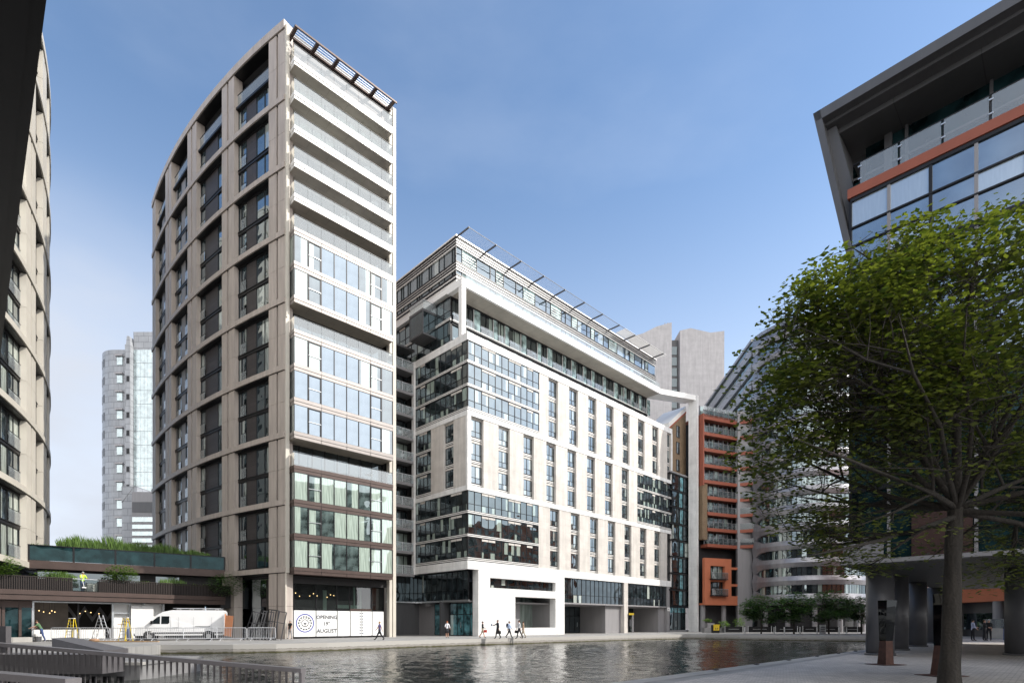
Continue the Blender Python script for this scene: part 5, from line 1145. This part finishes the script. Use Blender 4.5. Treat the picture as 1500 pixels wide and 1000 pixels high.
    # face
    f=V((0,-1,0)); up=(ht-hd).normalized(); ff=V((0,-math.cos(le+R(head)),-math.sin(le+R(head))))
    b.tube((hd+ff*.07+up*.01)*k,(hd+ff*.102-up*.018)*k,.008*k,.014*k,5,0)
    for sx in (-1,1): b.ball((hd+ff*.076+up*.028+V((sx*.03,0,0)))*k,.010*k,3,5,3); b.ball((hd+up*.0+V((sx*.083,.005,0)))*k,.022*k,0,5,3,(.45,.8,1.2))
    b.box(*[x for x in ((hd+ff*.078-up*.05)*k-V((.022,.006,.004)))],*[x for x in ((hd+ff*.078-up*.05)*k+V((.022,.006,.004)))],3)
    body=b.build('body',mats,t,smooth=True)
    zmin=min(v[2] for v in [tuple(x) for x in b.v]); body.location.z=-zmin; dz=-zmin
    hb=MB(); cc=(hd+up*.045-ff*.018)*k; hb.ball(cc,.098*k,0,10,6,(.93,1.02,.92)); 
    if fem: hb.ball((hd-up*.05-ff*.06)*k,.075*k,0,8,5,(1,.6,1.5))
    hh=hb.build('hair',mats[4],t,smooth=True); hh.location.z=dz
    if skirt:
        s=MB(); s.tube(V((0,0,.98))*k,V((0,0,.52))*k,.15*k,.24*k,12); x=s.build('skirt',mats[2],t,smooth=True); x.location.z=dz
    t['_dz']=dz
    return t,[((w_+p_)/2*k+V((0,0,dz))) for w_,p_,_,_ in hands]
def held(name,lab,cat,t,p,build,off=(0,0,0)):
    o=thing(name,lab,cat); Mx=Matrix.Translation(t.location)@Matrix.Rotation(t.rotation_euler.z,4,'Z'); o.matrix_world=Mx@Matrix.Translation(Vector(p)+Vector(off)); build(o); return o
def bag(mt,w=.38,h=.28,d=.12):
    def f(o):
        b=MB(); b.prof([(-w/2,-h-.12),(w/2,-h-.12),(w/2*.92,-.12),(-w/2*.92,-.12)],-d/2,d/2); b.build('bag_body',mt,o)
        b=MB(); b.tube((-.09,0,-.12),(-.06,0,.0),.01,n=4); b.tube((-.06,0,0),(.06,0,0),.012,n=4); b.tube((.06,0,0),(.09,0,-.12),.01,n=4); b.build('handle',mt,o)
        for c in o.children: c.rotation_euler=(0,0,PI/2)
    return f
def gpos(px,py): d=F*EYE/(py-HZ); p=at(px,d); return (p.x,p.y,.016)
# facing: local -y is forward, so 0 faces the viewer, pi/2 faces right (+x), -pi/2 faces left
person('man in black t-shirt and pale grey trousers standing beside the round emblem hoarding',gpos(425,935.5),R(-25),1.74,legs=(8,-8),arms=(-6,8),top='black',tc=(.015,.015,.015),bot='palegrey',bc=(.38,.37,.37),sleeves=False,hair='grey')
person('person in dark purple top striding left past the right end of the hoarding',gpos(556,937),R(-90),1.72,legs=(30,-26),knees=(4,12),arms=(-28,25),top='purple',tc=(.09,.07,.16),bot='blacktr',bc=(.015,.015,.02),hair='blond',sleeves=False)
person('woman in white blouse and dark skirt standing before the glass entrance under the white block',gpos(655,934),R(15),1.68,legs=(6,-4),arms=(20,10),elb=(60,20),out=(14,20),top='whitebl',tc=(.72,.72,.75),bot='darksk',bc=(.02,.02,.025),hair='red',fem=True,skirt=True)
t,hs=person('person in black jacket and beige shorts with a red bag by the white podium',gpos(707,934),R(80),1.70,legs=(20,-20),knees=(6,15),arms=(24,-12),elb=(30,15),top='blackj',tc=(.012,.012,.014),bot='beige',bc=(.42,.35,.27),shorts=True,hair='dark')
held('shopping_bag','small red bag held by the person in beige shorts','bag',t,hs[0],bag(mat('red_plastic',(.55,.05,.03),.5),.32,.26))
t,hs=person('man in dark suit walking left with a black briefcase and a pale blue folder',gpos(729,935),R(-70),1.80,legs=(14,-14),knees=(4,8),arms=(55,-8),elb=(40,10),top='suit',tc=(.018,.02,.03),bot='suit',bc=(.018,.02,.03),hair='brown')
held('briefcase','black briefcase carried by the man in the dark suit','bag',t,hs[1],bag(m['black'],.42,.30))
def folder(o):
    b=MB(); b.box(-.16,-.03,-.11,.16,.0,.11); b.build('cover',mat('blue_card',(.30,.42,.62),.5),o); b=MB(); b.box(-.15,.0,-.10,.15,.012,.10); b.build('sheets',m['whiteflat'],o)
held('folder','pale blue folder held out by the man in the dark suit','folder',t,hs[0],folder)
t,hs=person('man in light blue shirt walking right with a dark rucksack beside the podium',gpos(746,934),R(75),1.74,legs=(24,-22),knees=(6,14),arms=(-20,20),top='bluesh',tc=(.40,.50,.68),bot='darktr',bc=(.03,.03,.04),hair='dark')
def ruck(o):
    b=MB(); b.ball((0,.06,0),.22,0,10,7,(.8,.5,1.1)); b.build('pack',cm('navypack',(.03,.04,.09)),o,smooth=True); b=MB(); [b.tube((sx*.12,-.02,.18),(sx*.13,-.20,.02),.018,n=5) for sx in (-1,1)]; b.build('strap',m['black'],o)
held('rucksack','dark blue rucksack on the back of the man in the light blue shirt','rucksack',t,(0,.16,1.25),ruck)
t,hs=person('man in white shirt walking left with a black bag by the podium opening',gpos(760.5,935),R(-80),1.80,legs=(16,-20),knees=(4,10),arms=(15,-15),top='whitesh',tc=(.75,.75,.76),bot='darktr',bc=(.03,.03,.04),hair='dark')
held('shoulder_bag','black bag carried by the man in the white shirt','bag',t,hs[0],bag(m['black'],.36,.26))
person('person in tan jacket half hidden behind the man in the white shirt',gpos(766.5,934),R(-80),1.66,legs=(-16,18),knees=(10,5),arms=(-15,15),top='tan',tc=(.40,.27,.18),bot='beige',bc=(.42,.35,.27),hair='brown')
def gd(px,d,z=0): p=at(px,d,z); return (p.x,p.y,z+.016)
person('man in pale blue shirt standing beyond the columns under the overhang',gd(1425,47),R(70),1.78,legs=(4,-3),arms=(10,25),elb=(30,50),top='lightblue',tc=(.42,.46,.62),bot='blacktr',bc=(.015,.015,.02),hair='dark')
person('left one of two people in black standing together beyond the columns',gd(1442.0,47.0),R(50),1.76,legs=(5,-5),arms=(20,20),elb=(60,50),top='blackj',tc=(.012,.012,.014),bot='blacktr',bc=(.015,.015,.02),hair='brown')
person('right one of two people in black standing together beyond the columns',gd(1448.5,47.6),R(-60),1.80,legs=(4,-8),arms=(15,5),elb=(40,20),top='blackj',tc=(.012,.012,.014),bot='blacktr',bc=(.015,.015,.02),hair='grey')
# workers
wm=MW
def wpos(x,y,z): p=MW@Vector((x,y,z)); return tuple(p)
t,hs=person('worker in yellow high visibility top with a long pole at the terrace glass gate',wpos(5.35,.5,4.12),R(60),1.76,legs=(10,-6),arms=(35,30),elb=(40,50),lean=8,top='hivis',tc=(.55,.80,.06),bot='jeans',bc=(.05,.08,.20),hair='grey')
def pole(o): b=MB(); b.tube((0,.15,.35),(0,-.35,-.75),.02,n=6); b.build('shaft',m['whiteflat'],o); b=MB(); b.box(-.15,-.4,-.82,.15,-.3,-.74); b.build('head',m['whiteflat'],o)
held('window_cleaning_pole','white long handled pole held by the worker in the yellow top','pole',t,hs[0],pole)
t,hs=person('workman in green t-shirt and jeans bending at the white frame of the pavilion shop',gd(61,45.0),R(-60),1.78,lean=28,legs=(10,-14),knees=(10,5),arms=(20,35),elb=(20,20),top='greent',tc=(.10,.19,.09),bot='jeans',bc=(.05,.08,.20),hair='brown',sleeves=False,head=-5)
t,hs=person('workman in blue cap reaching out from behind the right yellow stepladder',gd(187,46.6),R(-45),1.70,lean=5,legs=(5,-5),arms=(85,30),elb=(5,40),top='greyt',tc=(.30,.33,.36),bot='jeans',bc=(.05,.08,.20),hair='brown',sleeves=False)
def cap_(o): b=MB(); b.ball((0,0,0),.115,0,10,6,(1,1,.75)); b.build('crown',cm('blue',(.06,.10,.40)),o,smooth=True); b=MB(); b.box(-.07,-.2,-.03,.07,-.08,-.015); b.build('peak',cm('blue',(.06,.10,.40)),o)
held('cap','blue cap on the workman behind the stepladder','cap',t,(0,-.03,1.66),cap_)
q=thing('bucket','dark bucket with white rim beside the workman in the green t-shirt','bucket',gd(55.5,44.8)); b=MB(); b.tube((0,0,0),(0,0,.42),.20,.24,12); b.build('tub',m['greyd'],q); b=MB(); b.tube((0,0,.42),(0,0,.6),.245,.25,12); b.build('rim',m['whiteflat'],q)
# ================================================================== van
VN=thing('van','white high roofed panel van with roof rack and open rear door before the pavilion','van',(0,0,0)); p=at(268,49.2); VN.location=(p.x,p.y,.012); VN.rotation_euler=(0,0,R(20))
vp=mat('white_van_paint',(.80,.80,.80),.25,0,.02,1)
prof=[(-3.35,.42),(-3.42,.62),(-3.36,1.02),(-3.2,1.16),(-2.62,1.30),(-1.78,2.18),(-1.35,2.46),(-.6,2.62),(3.3,2.62),(3.42,2.45),(3.45,.5),(3.2,.42)]
def arch(cx,r,n=8): return [(cx+r*math.cos(PI*j/n),.42+r*.9*math.sin(PI*j/n)) for j in range(n+1)]
body=prof[:-1]+[(3.2,.42)]+arch(2.15,.46)+arch(-2.35,.46)
b=MB(); W_=1.0
n=len(body); v0=len(b.v)
def tw(z): return W_-.12*max(0,(z-1.2)/1.4)
b.v+=[Vector((x,-tw(z),z)) for x,z in body]+[Vector((x,tw(z),z)) for x,z in body]
for i in range(n): j=(i+1)%n; b.f.append((j,i,n+i,n+j)); b.m.append(0)
tri=geometry.tessellate_polygon([[Vector((x,z,0)) for x,z in body]])
for t3 in tri: b.f.append(tuple(t3)); b.m.append(0); b.f.append(tuple(n+i for i in t3[::-1])); b.m.append(0)
BD=b.build('body',vp,VN)
b=MB()
for sy in (-1,1):
    y=sy*(W_+.004)
    def pt(x,z): return (x,sy*(tw(z)+.006),z)
    f=[pt(-2.35,1.42),pt(-1.75,2.02),pt(-1.55,2.08),pt(-1.55,1.42)]; b.q(f); f=[pt(-1.45,1.42),pt(-1.45,2.08),pt(-.85,2.08),pt(-.85,1.50),pt(-.95,1.42)]; b.q(f)
b.q([(-2.60,-.78,1.335),(-2.60,.78,1.335),(-1.80,.72,2.18),(-1.80,-.72,2.18)])
b.v=[v+Vector((-.012,0,.012)) if abs(v.y)<.9 else v for v in b.v]
b.build('window',m['panedark'],VN)
b=MB(); b.box(-2.5,-1.03,.58,3.3,-.99,.70); b.box(-2.5,.99,.58,3.3,1.03,.70); b.box(-3.47,-.9,.40,-3.3,.9,.60); b.box(3.4,-.9,.4,3.52,.9,.6)
b.box(-.6,-1.012,1.05,-.2,-.99,1.13); b.box(1.1,-1.012,1.18,2.3,-.99,1.22); b.build('trim',m['greyd'],VN)
b=MB(); 
for x in (-.75,-.15,1.0,2.4): b.box(x,-.004-W_+.0,.75,x+.012,-W_+.004,2.0)
b.build('door_gap',m['greyd'],VN)
for x in (-2.35,2.15):
    for sy in (-1,1):
        w_=MB(); w_.tube((x,sy*.78,.35),(x,sy*.99,.35),.35,n=20); o=w_.build('wheel',m['black'],VN); w_=MB(); w_.tube((x,sy*.98,.35),(x,sy*1.0,.35),.20,n=14); w_.build('hubcap',m['alu'],o)
for sy in (-1,1): b=MB(); b.box(-3.41,sy*.62-.16,.82,-3.33,sy*.62+.16,1.05); b.build('headlight',m['clear'],VN)
for sy in (-1,1): b=MB(); b.box(-2.2,sy*1.0,1.42,-2.05,sy*1.22,1.68); b.build('mirror',m['black'],VN)
b=MB()
for x in (-.3,.7,1.7,2.7): b.tube((x,-.8,2.62),(x,-.8,2.78),.02,n=4); b.tube((x,.8,2.62),(x,.8,2.78),.02,n=4); b.tube((x,-.85,2.74),(x,.85,2.74),.02,n=4)
for y in (-.8,.8): b.tube((-.6,y,2.78),(3.1,y,2.78),.022,n=4)
b.build('roof_rack',m['galv'],VN)
b=MB(); b.box(3.47,-1.75,.55,3.52,-.97,2.35,0); b.box(3.53,-1.70,.6,3.55,-1.0,2.3,1); D_=b.build('rear_door',[vp,mat('orange_plywood',(.62,.25,.12),.6)],VN)
D_['label']='open rear door with orange inner lining'
q=thing('board','orange brown plywood board leaning at the open rear of the white van','board',gd(333,48.6)); b=MB(Matrix.Rotation(R(6),4,'Y')); b.box(-.35,0,.35,.30,.03,2.15); b.build('panel',mat('plywood',(.52,.22,.11),.6),q)
# ================================================================== barriers, ladders, rubble, window frames
def barrier_parts():
    a=MB(); L_=2.3
    for p_,q_ in (((0,.25),(0,1.05)),((.06,1.1),(L_-.06,1.1)),((L_,1.05),(L_,.25)),((0,.22),(L_,.22))): a.tube((p_[0],0,p_[1]),(q_[0],0,q_[1]),.032,n=6)
    a.tube((0,0,1.05),(.06,0,1.1),.022,n=6); a.tube((L_,0,1.05),(L_-.06,0,1.1),.022,n=6)
    b=MB()
    for i in range(1,16): b.tube((i*L_/16,0,.22),(i*L_/16,0,1.1),.014,n=4)
    c=MB()
    for x in (.35,L_-.35): c.tube((x,0,.22),(x+.0,-.28,.01),.018,n=5); c.tube((x,0,.22),(x,.28,.01),.018,n=5)
    return a.mesh('frame',[m['galv']]),b.mesh('bars',[m['galv']]),c.mesh('feet',[m['galv']])
bp3=barrier_parts()
spans=[(75,117,45.6),(117,161,45.4),(162,216,45.0),(216,269,45.0),(269,317,45.4),(318,362,46.2),(363,404,47.2)]
labs=['leftmost barrier, beside the workman in green','barrier behind the left yellow stepladder','barrier between the planks and the van front','barrier across the van cab','barrier across the van side','barrier at the open van rear','rightmost barrier, before the stacked frames']
for (a,c,d),lb in zip(spans,labs):
    t=thing('crowd_barrier','grey steel crowd barrier: '+lb,'barrier',gd(a,d),R(random.uniform(-3,3)),'crowd barriers round the works')
    w_=(c-a)/F*d*.985; t.scale=(w_/2.3,1,1)
    for me,nm in zip(bp3,('frame','bars','feet')): inst(me,nm,t)
m['yellow']=mat('yellow_fibreglass',(.75,.55,.03),.5,0,.05,3)
def stepladder(lab,px,d,rz,h=1.85):
    t=thing('stepladder',lab,'stepladder',gd(px,d),rz)
    for sy,nm in ((-1,'front_rails'),(1,'rear_rails')):
        b=MB()
        for sx in (-1,1): b.tube((sx*.30,sy*.42,0),(sx*.17,sy*.06,h),.03,n=5)
        b.build(nm,m['yellow'],t)
    b=MB()
    for i in range(1,7): f=i/7; z=h*f; wx=.30-.13*f; y=-.42+.36*f; b.box(-wx,y-.05,z-.02,wx,y+.05,z+.02)
    b.build('treads',m['alu'],t); b=MB(); b.box(-.2,-.12,h,.2,.12,h+.05); b.build('top_cap',m['whiteflat'],t)
stepladder('yellow stepladder at the left, in front of the open pavilion shop',105.5,45.9,R(5))
stepladder('yellow stepladder at the right, hiding the workman in the blue cap',184,45.4,R(-6),1.9)
t=thing('a_frame_ladder','tall aluminium A-frame ladder standing among the rubble between the two yellow stepladders','ladder',gd(148,46.2),R(80))
for sy in (-1,1):
    b=MB()
    for sx in (-1,1): b.tube((sx*.22,sy*.75,0),(sx*.18,0,2.15),.025,n=5)
    for i in range(1,8): f=i/8; b.tube((-.21,sy*.75*(1-f),2.15*f),(.21,sy*.75*(1-f),2.15*f),.016,n=4)
    b.build('ladder_side',m['alu'],t)
m['timber']=mat('raw_timber',(.42,.27,.15),.8,0,.2,3)
for i,(px,d,l,rz) in enumerate(((178,44.2,4.2,2),(205,44.0,3.0,-1),(150,44.5,1.6,8))):
    q=thing('timber_plank',['longest raw timber plank lying along the barriers','raw timber plank lying in front of the van nose','short raw timber plank lying by the rubble'][i],'plank',gd(px,d),R(rz)); b=MB(); b.box(-l/2,-.1,0,l/2,.1,.07); b.build('board',m['timber'],q)
for i,(px,d) in enumerate(((127,45.0),(138,44.6),(131,45.5))):
    q=thing('rubble_sack',['grey sack of rubble left of the A-frame ladder','tan sack of rubble before the A-frame ladder','pale sack of rubble behind the planks'][i],'sack',gd(px,d)); b=MB(); b.ball((0,0,.12),.34,0,10,6,(1.2,.8,.42)); b.build('sack',mat('sack%d'%i,((.25,.26,.26),(.40,.25,.16),(.4,.38,.34))[i],.9,0,.3,6,bump=.6),q,smooth=True); b=MB(); b.ball((.25,0,.26),.07,0,6,4); b.build('neck',m['whiteflat'],q)
for i,(px,d) in enumerate(((203,48.5),(212,48.7))):
    q=thing('debris_bin',['dark bin with orange rubbish left of the van nose','dark bin with orange rubbish nearest the van nose'][i],'bin',gd(px,d)); b=MB(); b.tube((0,0,0),(0,0,.8),.26,.30,12); b.build('tub',m['greyd'],q); b=MB(); b.ball((0,0,.85),.25,0,8,5,(1,1,.5)); b.build('rubbish',m['orange'],q)
for i in range(9):
    px=(355,361,366,371,376,382,387,392,400)[i]; h=2.75-.08*(i%3); w_=.75
    q=thing('window_frame','grey window frame leaning in the stack beside the tower pier, %s from the left'%['first','second','third','fourth','fifth','sixth','seventh','eighth','last'][i],'window frame',gd(px,49.6-.12*i),R(15-i*3),'window frames leaning by the tower')
    tilt=Matrix.Rotation(R(-(13,12,11,10,9,7,6,5,6)[i]),4,'X')@Matrix.Rotation(R((15,14,12,10,9,7,5,4,9)[i]),4,'Y')
    b=MB(tilt); 
    for bx in ((0,0,0,.07,.06,h),(w_-.07,0,0,w_,.06,h),(.07,0,0,w_-.07,.06,.07),(.07,0,h-.07,w_-.07,.06,h),(.07,0,h*.6,w_-.07,.06,h*.6+.06)): b.box(*bx)
    b.build('frame',m['greyd'] if i%3 else m['black'],q)
q=thing('white_panel','white sheet panel standing against the open shop wall left of the van','panel'); q.matrix_world=MW@TR(9.9,.5,0); b=MB(); b.box(-.95,0,.1,.85,.05,3.1); b.build('sheet',m['whiteflat'],q)
# ================================================================== quay furniture
def monolith(lab,px,d,rz,lean,w=.62,h=2.3):
    t=thing('monolith',lab,'sculpture',gd(px,d),rz)
    sh=math.tan(R(lean)); dp=.36
    def sec(z,wx,wy): x=sh*z; return [(x-wx,-wy,z),(x+wx,-wy,z),(x+wx,wy,z),(x-wx,wy,z)]
    def loft(levels):
        b=MB()
        for (a,c) in zip(levels,levels[1:]):
            for i in range(4): j=(i+1)%4; b.q([a[i],a[j],c[j],c[i]])
        b.q(levels[-1]); b.q(levels[0][::-1]); return b
    loft([sec(0,w*.40,dp*.5),sec(.85,w*.34,dp*.36)]).build('rusted_base',m['rust'],t)
    loft([sec(.85,w*.36,dp*.38),sec(h,w*.50,dp*.52)]).build('mirror_glass_body',m['mirror'],t)
    b=MB(); b.box(-.5,-.4,.0,.5,.4,.012); b.build('base_plate',m['rust'],t)
monolith('leaning black mirror glass post on a rusted base, in front of the nearest column',1297,20.0,R(14),2,.44)
monolith('leaning black mirror glass post on a rusted base, left of the tree trunk',1379,15.8,R(14),4,.48,2.32)
for i,(px,d) in enumerate(((924,17.6),(990,19.9),(1037,22.2),(1077,24.7),(1112,27.0),(1137,29.2),(1170,32.0),(1216,36.5))):
    # mooring rings let into the coping of the near quay, placed on its edge line
    x=d-11.4+.25; q=thing('mooring_ring','dark mooring ring on the near quay edge, %s along from the bottom of the photo'%['first','second','third','fourth','fifth','sixth','seventh','eighth'][i],'mooring ring',(x,d,.02),R(45),'mooring rings on the near quay')
    b=MB(); b.box(-.1,-.06,0,.1,.06,.02); b.build('plate',m['black'],q); b=MB(); [b.tube((.07*math.cos(a*PI/4),.05*math.sin(a*PI/4),.03),(.07*math.cos((a+1)*PI/4),.05*math.sin((a+1)*PI/4),.03),.014,n=5) for a in range(8)]; b.build('ring',m['greyd'],q)
m['a_yellow']=mat('yellow_sign',(.75,.52,.03),.5,0,.03,3)
def aboard(lab,px,d,rz,txt,w=.75,h=1.15):
    t=thing('advertising_board',lab,'sign',gd(px,d),rz)
    b=MB(Matrix.Rotation(R(8),4,'X')); b.box(-w/2,-.3,.0,w/2,-.26,h); b.build('front_panel',m['black'],t)
    b=MB(Matrix.Rotation(R(8),4,'X')); b.box(-w/2+.06,-.31,h*.35,w/2-.06,-.3,h-.06); b.box(-w/2,-.312,h-.05,w/2,-.26,h+.06); pz=b.build('poster',m['a_yellow'],t)
    textmesh(txt,.34,m['ink'],t,Matrix.Rotation(R(8),4,'X')@Matrix.Translation((0,-.318,h*.48))@FX)
    b=MB(Matrix.Rotation(R(-8),4,'X')); b.box(-w/2,.26,0,w/2,.3,h); b.build('rear_panel',m['black'],t)
aboard('yellow and black advertising board on the quay left of the small trees',1048,84,0,'2-3',1.0,1.25)
q=thing('totem_sign','slim sign post with a yellow cap beside the pale column under the white block','sign',gd(927,84)); b=MB(); b.box(-.12,-.05,0,.12,.05,2.7); b.build('post',m['grey'],q); b=MB(); b.box(-.6,-.08,2.7,.15,.08,3.0); b.build('cap',m['a_yellow'],q); b=MB(); b.box(-.5,-.06,1.0,-.14,.0,2.0); b.build('map_panel',m['greyd'],q)
q=thing('wall_sign','small white square sign on the corner of the white block','sign'); q.matrix_world=B2.matrix_basis@TR(U1-1.2,0,0); b=MB(); b.box(-.4,-.04,3.5,.4,.0,4.1); b.build('plate',m['whiteflat'],q); textmesh('4',.5,m['ink'],q,Matrix.Translation((0,-.045,3.62))@FX)
for i,(px,d) in enumerate(((1091,79),(1134,78),(1149,73),(1172,78),(1197,77.5),(1229,73),(1240,77))):
    q=thing('bollard','slim steel bollard on the far end quay, %s from the left'%['first','second','third','fourth','fifth','sixth','seventh'][i],'bollard',gd(px,d),0,'bollards before the round building'); b=MB(); b.tube((0,0,0),(0,0,.95),.09,n=8); b.build('post',m['alu'],q); b=MB(); b.tube((0,0,.95),(0,0,1.02),.11,n=8); b.build('cap',m['black'],q)
# cafe fence screens and planter wall
for i,(a,c,d) in enumerate(((1062,1088,84),(1096,1130,83.5),(1136,1168,83),(1176,1196,83),(1204,1228,82.5),(1236,1262,82))):
    q=thing('cafe_screen','low black fabric cafe screen, %s from the left behind the bollards'%['first','second','third','fourth','fifth','sixth'][i],'screen',gd(a,d),0,'cafe screens before the round building'); w_=(c-a)/F*d; b=MB(); b.box(.05,-.01,.12,w_-.05,.01,.95); b.build('fabric',m['black'],q); b=MB(); b.tube((0,0,0),(0,0,1.05),.03,n=5); b.tube((w_,0,0),(w_,0,1.05),.03,n=5); b.box(w_*.2,-.015,.55,w_*.8,-.011,.60); b.build('posts',m['alu'],q)
q=thing('planter_wall','low grey wall with clipped bush beside the white pier','planter',gd(1032,86)); b=MB(); b.box(0,0,0,6.0,1.2,.75); b.build('wall',m['conc'],q); b=MB(); b.box(.5,.1,.75,1.6,1.1,1.5); b.build('box',m['grey'],q); leafclump('c',260,.75,.5,.3,.2,71).build('leaves',m['leafplant'],q).location=(.6,.5,1.6)
for i,(px,d,h) in enumerate(((1061,86,1.5),(1083,88,2.2))):
    q=thing('potted_shrub',['leafy potted shrub left of the dark cafe','taller leafy potted shrub by the first small tree'][i],'shrub',gd(px,d)); leafclump('c',240,.9,.7,h*.42,.28,73+i).build('leaves',m['leafplant'],q).location=(0,0,.6); b=MB(); b.tube((0,0,0),(0,0,.7),.3,.36,10); b.build('pot',m['greyd'],q)
q=thing('litter_bin','blue bin beyond the columns under the overhang','bin',gd(1479,49.5)); b=MB(); b.box(-.3,-.3,0,.3,.3,1.0); b.build('bin_body',mat('blue_plastic',(.03,.07,.25),.5),q); b=MB(); b.box(-.33,-.33,1.0,.33,.33,1.08); b.build('lid',m['black'],q)
q=thing('planter_wall','long low pale wall behind the people under the overhang','wall',(47.9,47,0)); b=MB(); b.box(-.5,-12,0,.0,9,1.0); b.build('wall',m['coping'],q); b=MB(); b.box(-.45,-12,1.0,-.4,9,1.9); b.build('glass_screen',m['balglass'],q)
q=thing('folded_parasol','closed white parasol on the far quay at the right end of the cafe','parasol',gd(1256,80)); b=MB(); b.tube((0,0,0),(0,0,2.6),.04,n=6); b.build('pole',m['alu'],q); b=MB(); b.tube((0,0,1.5),(0,0,2.5),.16,.05,8); b.build('canopy',m['whiteflat'],q)
q=thing('advertising_board','white advertising board with grey lettering on the far quay between two small trees','sign',gd(1205,79)); b=MB(); b.box(-.45,-.05,.0,.45,.0,1.25); b.build('panel',m['whiteflat'],q); b=MB(); [b.box(-.3,-.06,.3+i*.28,.3,-.05,.4+i*.28) for i in range(3)]; b.build('print',m['greyd'],q)
# ================================================================== trees
def branchtree(seed,trunk_h,crown_c,crown_r,nleaf,lsize,r0,levels=3,base_n=9,lean=(0,0),twigs=3,flat=.25,up=.35,far=1.0):
    rnd=random.Random(seed); wood=MB(); lf=MB(); C=Vector(crown_c); tips=[]
    top=Vector((lean[0],lean[1],trunk_h)); N_=7; pts=[]
    for i in range(N_+1):
        f=i/N_; pts.append(Vector((lean[0]*f*f+.02*math.sin(5*f),lean[1]*f,trunk_h*f)))
    tp=[]; tr_=[]
    for i in range(29):
        f=i/28; tp.append(Vector((lean[0]*f*f+.02*math.sin(5*f),lean[1]*f,trunk_h*f))); tr_.append(r0*(1-.26*f)*(1+.28*math.exp(-f*14)))
    wood.chain(tp,tr_,16,0,.16)
    def inside(p): return ((p.x-C.x)/crown_r[0])**2+((p.y-C.y)/crown_r[1])**2+((p.z-C.z)/crown_r[2])**2
    def grow(p,d,L_,r,lv):
        n=4; q=p; cp_=[p]; cr2=[r]
        for i in range(n):
            d=(d+Vector((rnd.uniform(-.22,.22),rnd.uniform(-.22,.22),rnd.uniform(-.08,.14)))).normalized()
            q2=q+d*L_/n
            if inside(q2)>1.0 and lv>0: break
            cp_.append(q2); cr2.append(r*(1-.82*(i+1)/n))
            if lv>=1 or i>0: tips.append((q2,d,lv))
            if lv<levels:
                for _ in range(2 if lv<2 else twigs-1):
                    a=rnd.uniform(0,2*PI); o=d.orthogonal().normalized(); o2=d.cross(o); sd_=(o*math.cos(a)+o2*math.sin(a)); sd_.z=sd_.z*.45-.05
                    nd=(d*.55+sd_*.9+Vector((0,0,.02 if d.z<.3 else .10))).normalized(); grow(q2,nd,L_*rnd.uniform(.45,.68),r*.5*(1-.4*i/n),lv+1)
            q=q2
        tips.append((q,d,9))
        if len(cp_)>1: cr2[-1]*=.4; wood.chain(cp_,cr2,7 if lv<2 else 4)
    for i in range(base_n):
        a=2*PI*i/base_n+rnd.uniform(-.3,.3); e=[R(-14),R(3),R(20),R(36),R(52),R(68)][i%6]+rnd.uniform(-.1,.1)
        d=Vector((math.cos(a)*math.cos(e),math.sin(a)*math.cos(e),math.sin(e)))
        tgt=1.0
        L_=(crown_r[0]*.95 if e<.8 else crown_r[2]*1.35)
        st=top-Vector((0,0,rnd.uniform(0,.06)*trunk_h)) if i%3==0 else top
        grow(st,d,L_*rnd.uniform(.85,1.05),r0*.34,0)
    grow(top,Vector((.08,0,1)),crown_r[2]*1.5,r0*.55,0)
    rnd.shuffle(tips); tips=[t for t in tips if noise.noise(t[0]*.9+Vector((seed,0,0)))>-.03]
    per=nleaf/max(1,len(tips)); 
    for (p,d,lv) in tips:
        k_=per*(1.35 if lv==9 else .8); k_=int(k_)+(1 if rnd.random()<k_%1 else 0)
        for _ in range(k_):
            c=p+Vector((rnd.gauss(0,.27),rnd.gauss(0,.27),rnd.gauss(0,.09)))*far
            if inside(c)>1.06: continue
            l=lsize*rnd.uniform(.5,1.4); a=rnd.uniform(0,2*PI); dd=Vector((math.cos(a),math.sin(a),rnd.uniform(-.45,.25))).normalized(); nrm=Vector((rnd.gauss(0,flat),rnd.gauss(0,flat),1)); s=dd.cross(nrm).normalized()*l*.30
            lf.q([c,c+dd*l*.45+s,c+dd*l,c+dd*l*.45-s])
    return wood,lf
TT=thing('tree','large green tree with spreading layered crown on the near quay at right','tree',(at(1391,12.6).x,12.6,0))
wd_,lf=branchtree(4,4.1,(.75,.6,6.55),(5.6,3.2,4.4),66000,.135,.20,levels=3,base_n=21,lean=(.16,0),twigs=3,flat=.35)
wd_.build('trunk',m['bark'],TT,smooth=True); lf.build('crown',m['leafbig'],TT)
protos=None
for i,(px,d,s) in enumerate(((1115,77,1.0),(1163,75.5,1.06),(1214,75,1.1),(1262,76,.95))):
    lab=['small green tree farthest left in the row before the round building','second small green tree from the left before the round building','third small green tree from the left before the round building','small green tree at the right end of the row, next to the column'][i]
    if i==0:
        t0=thing('tree',lab,'tree',gd(px,d),0,'small trees before the round building'); w2,l2=branchtree(9,2.1,(0,0,3.9),(3.0,2.6,2.4),5200,.34,.10,levels=2,base_n=9,twigs=3,flat=.35,far=1.3)
        w2.build('trunk',m['bark'],t0); l2.build('crown',m['leafdk'],t0); t0.scale=(s,s,s*.86)
    else:
        t=t0.copy(); COL.objects.link(t)
        for ch in list(t0.children): c=ch.copy(); COL.objects.link(c); c.parent=t
        t.location=gd(px,d); t.rotation_euler=(0,0,i*1.9); t.scale=(s,s,s*.86); t['label']=lab
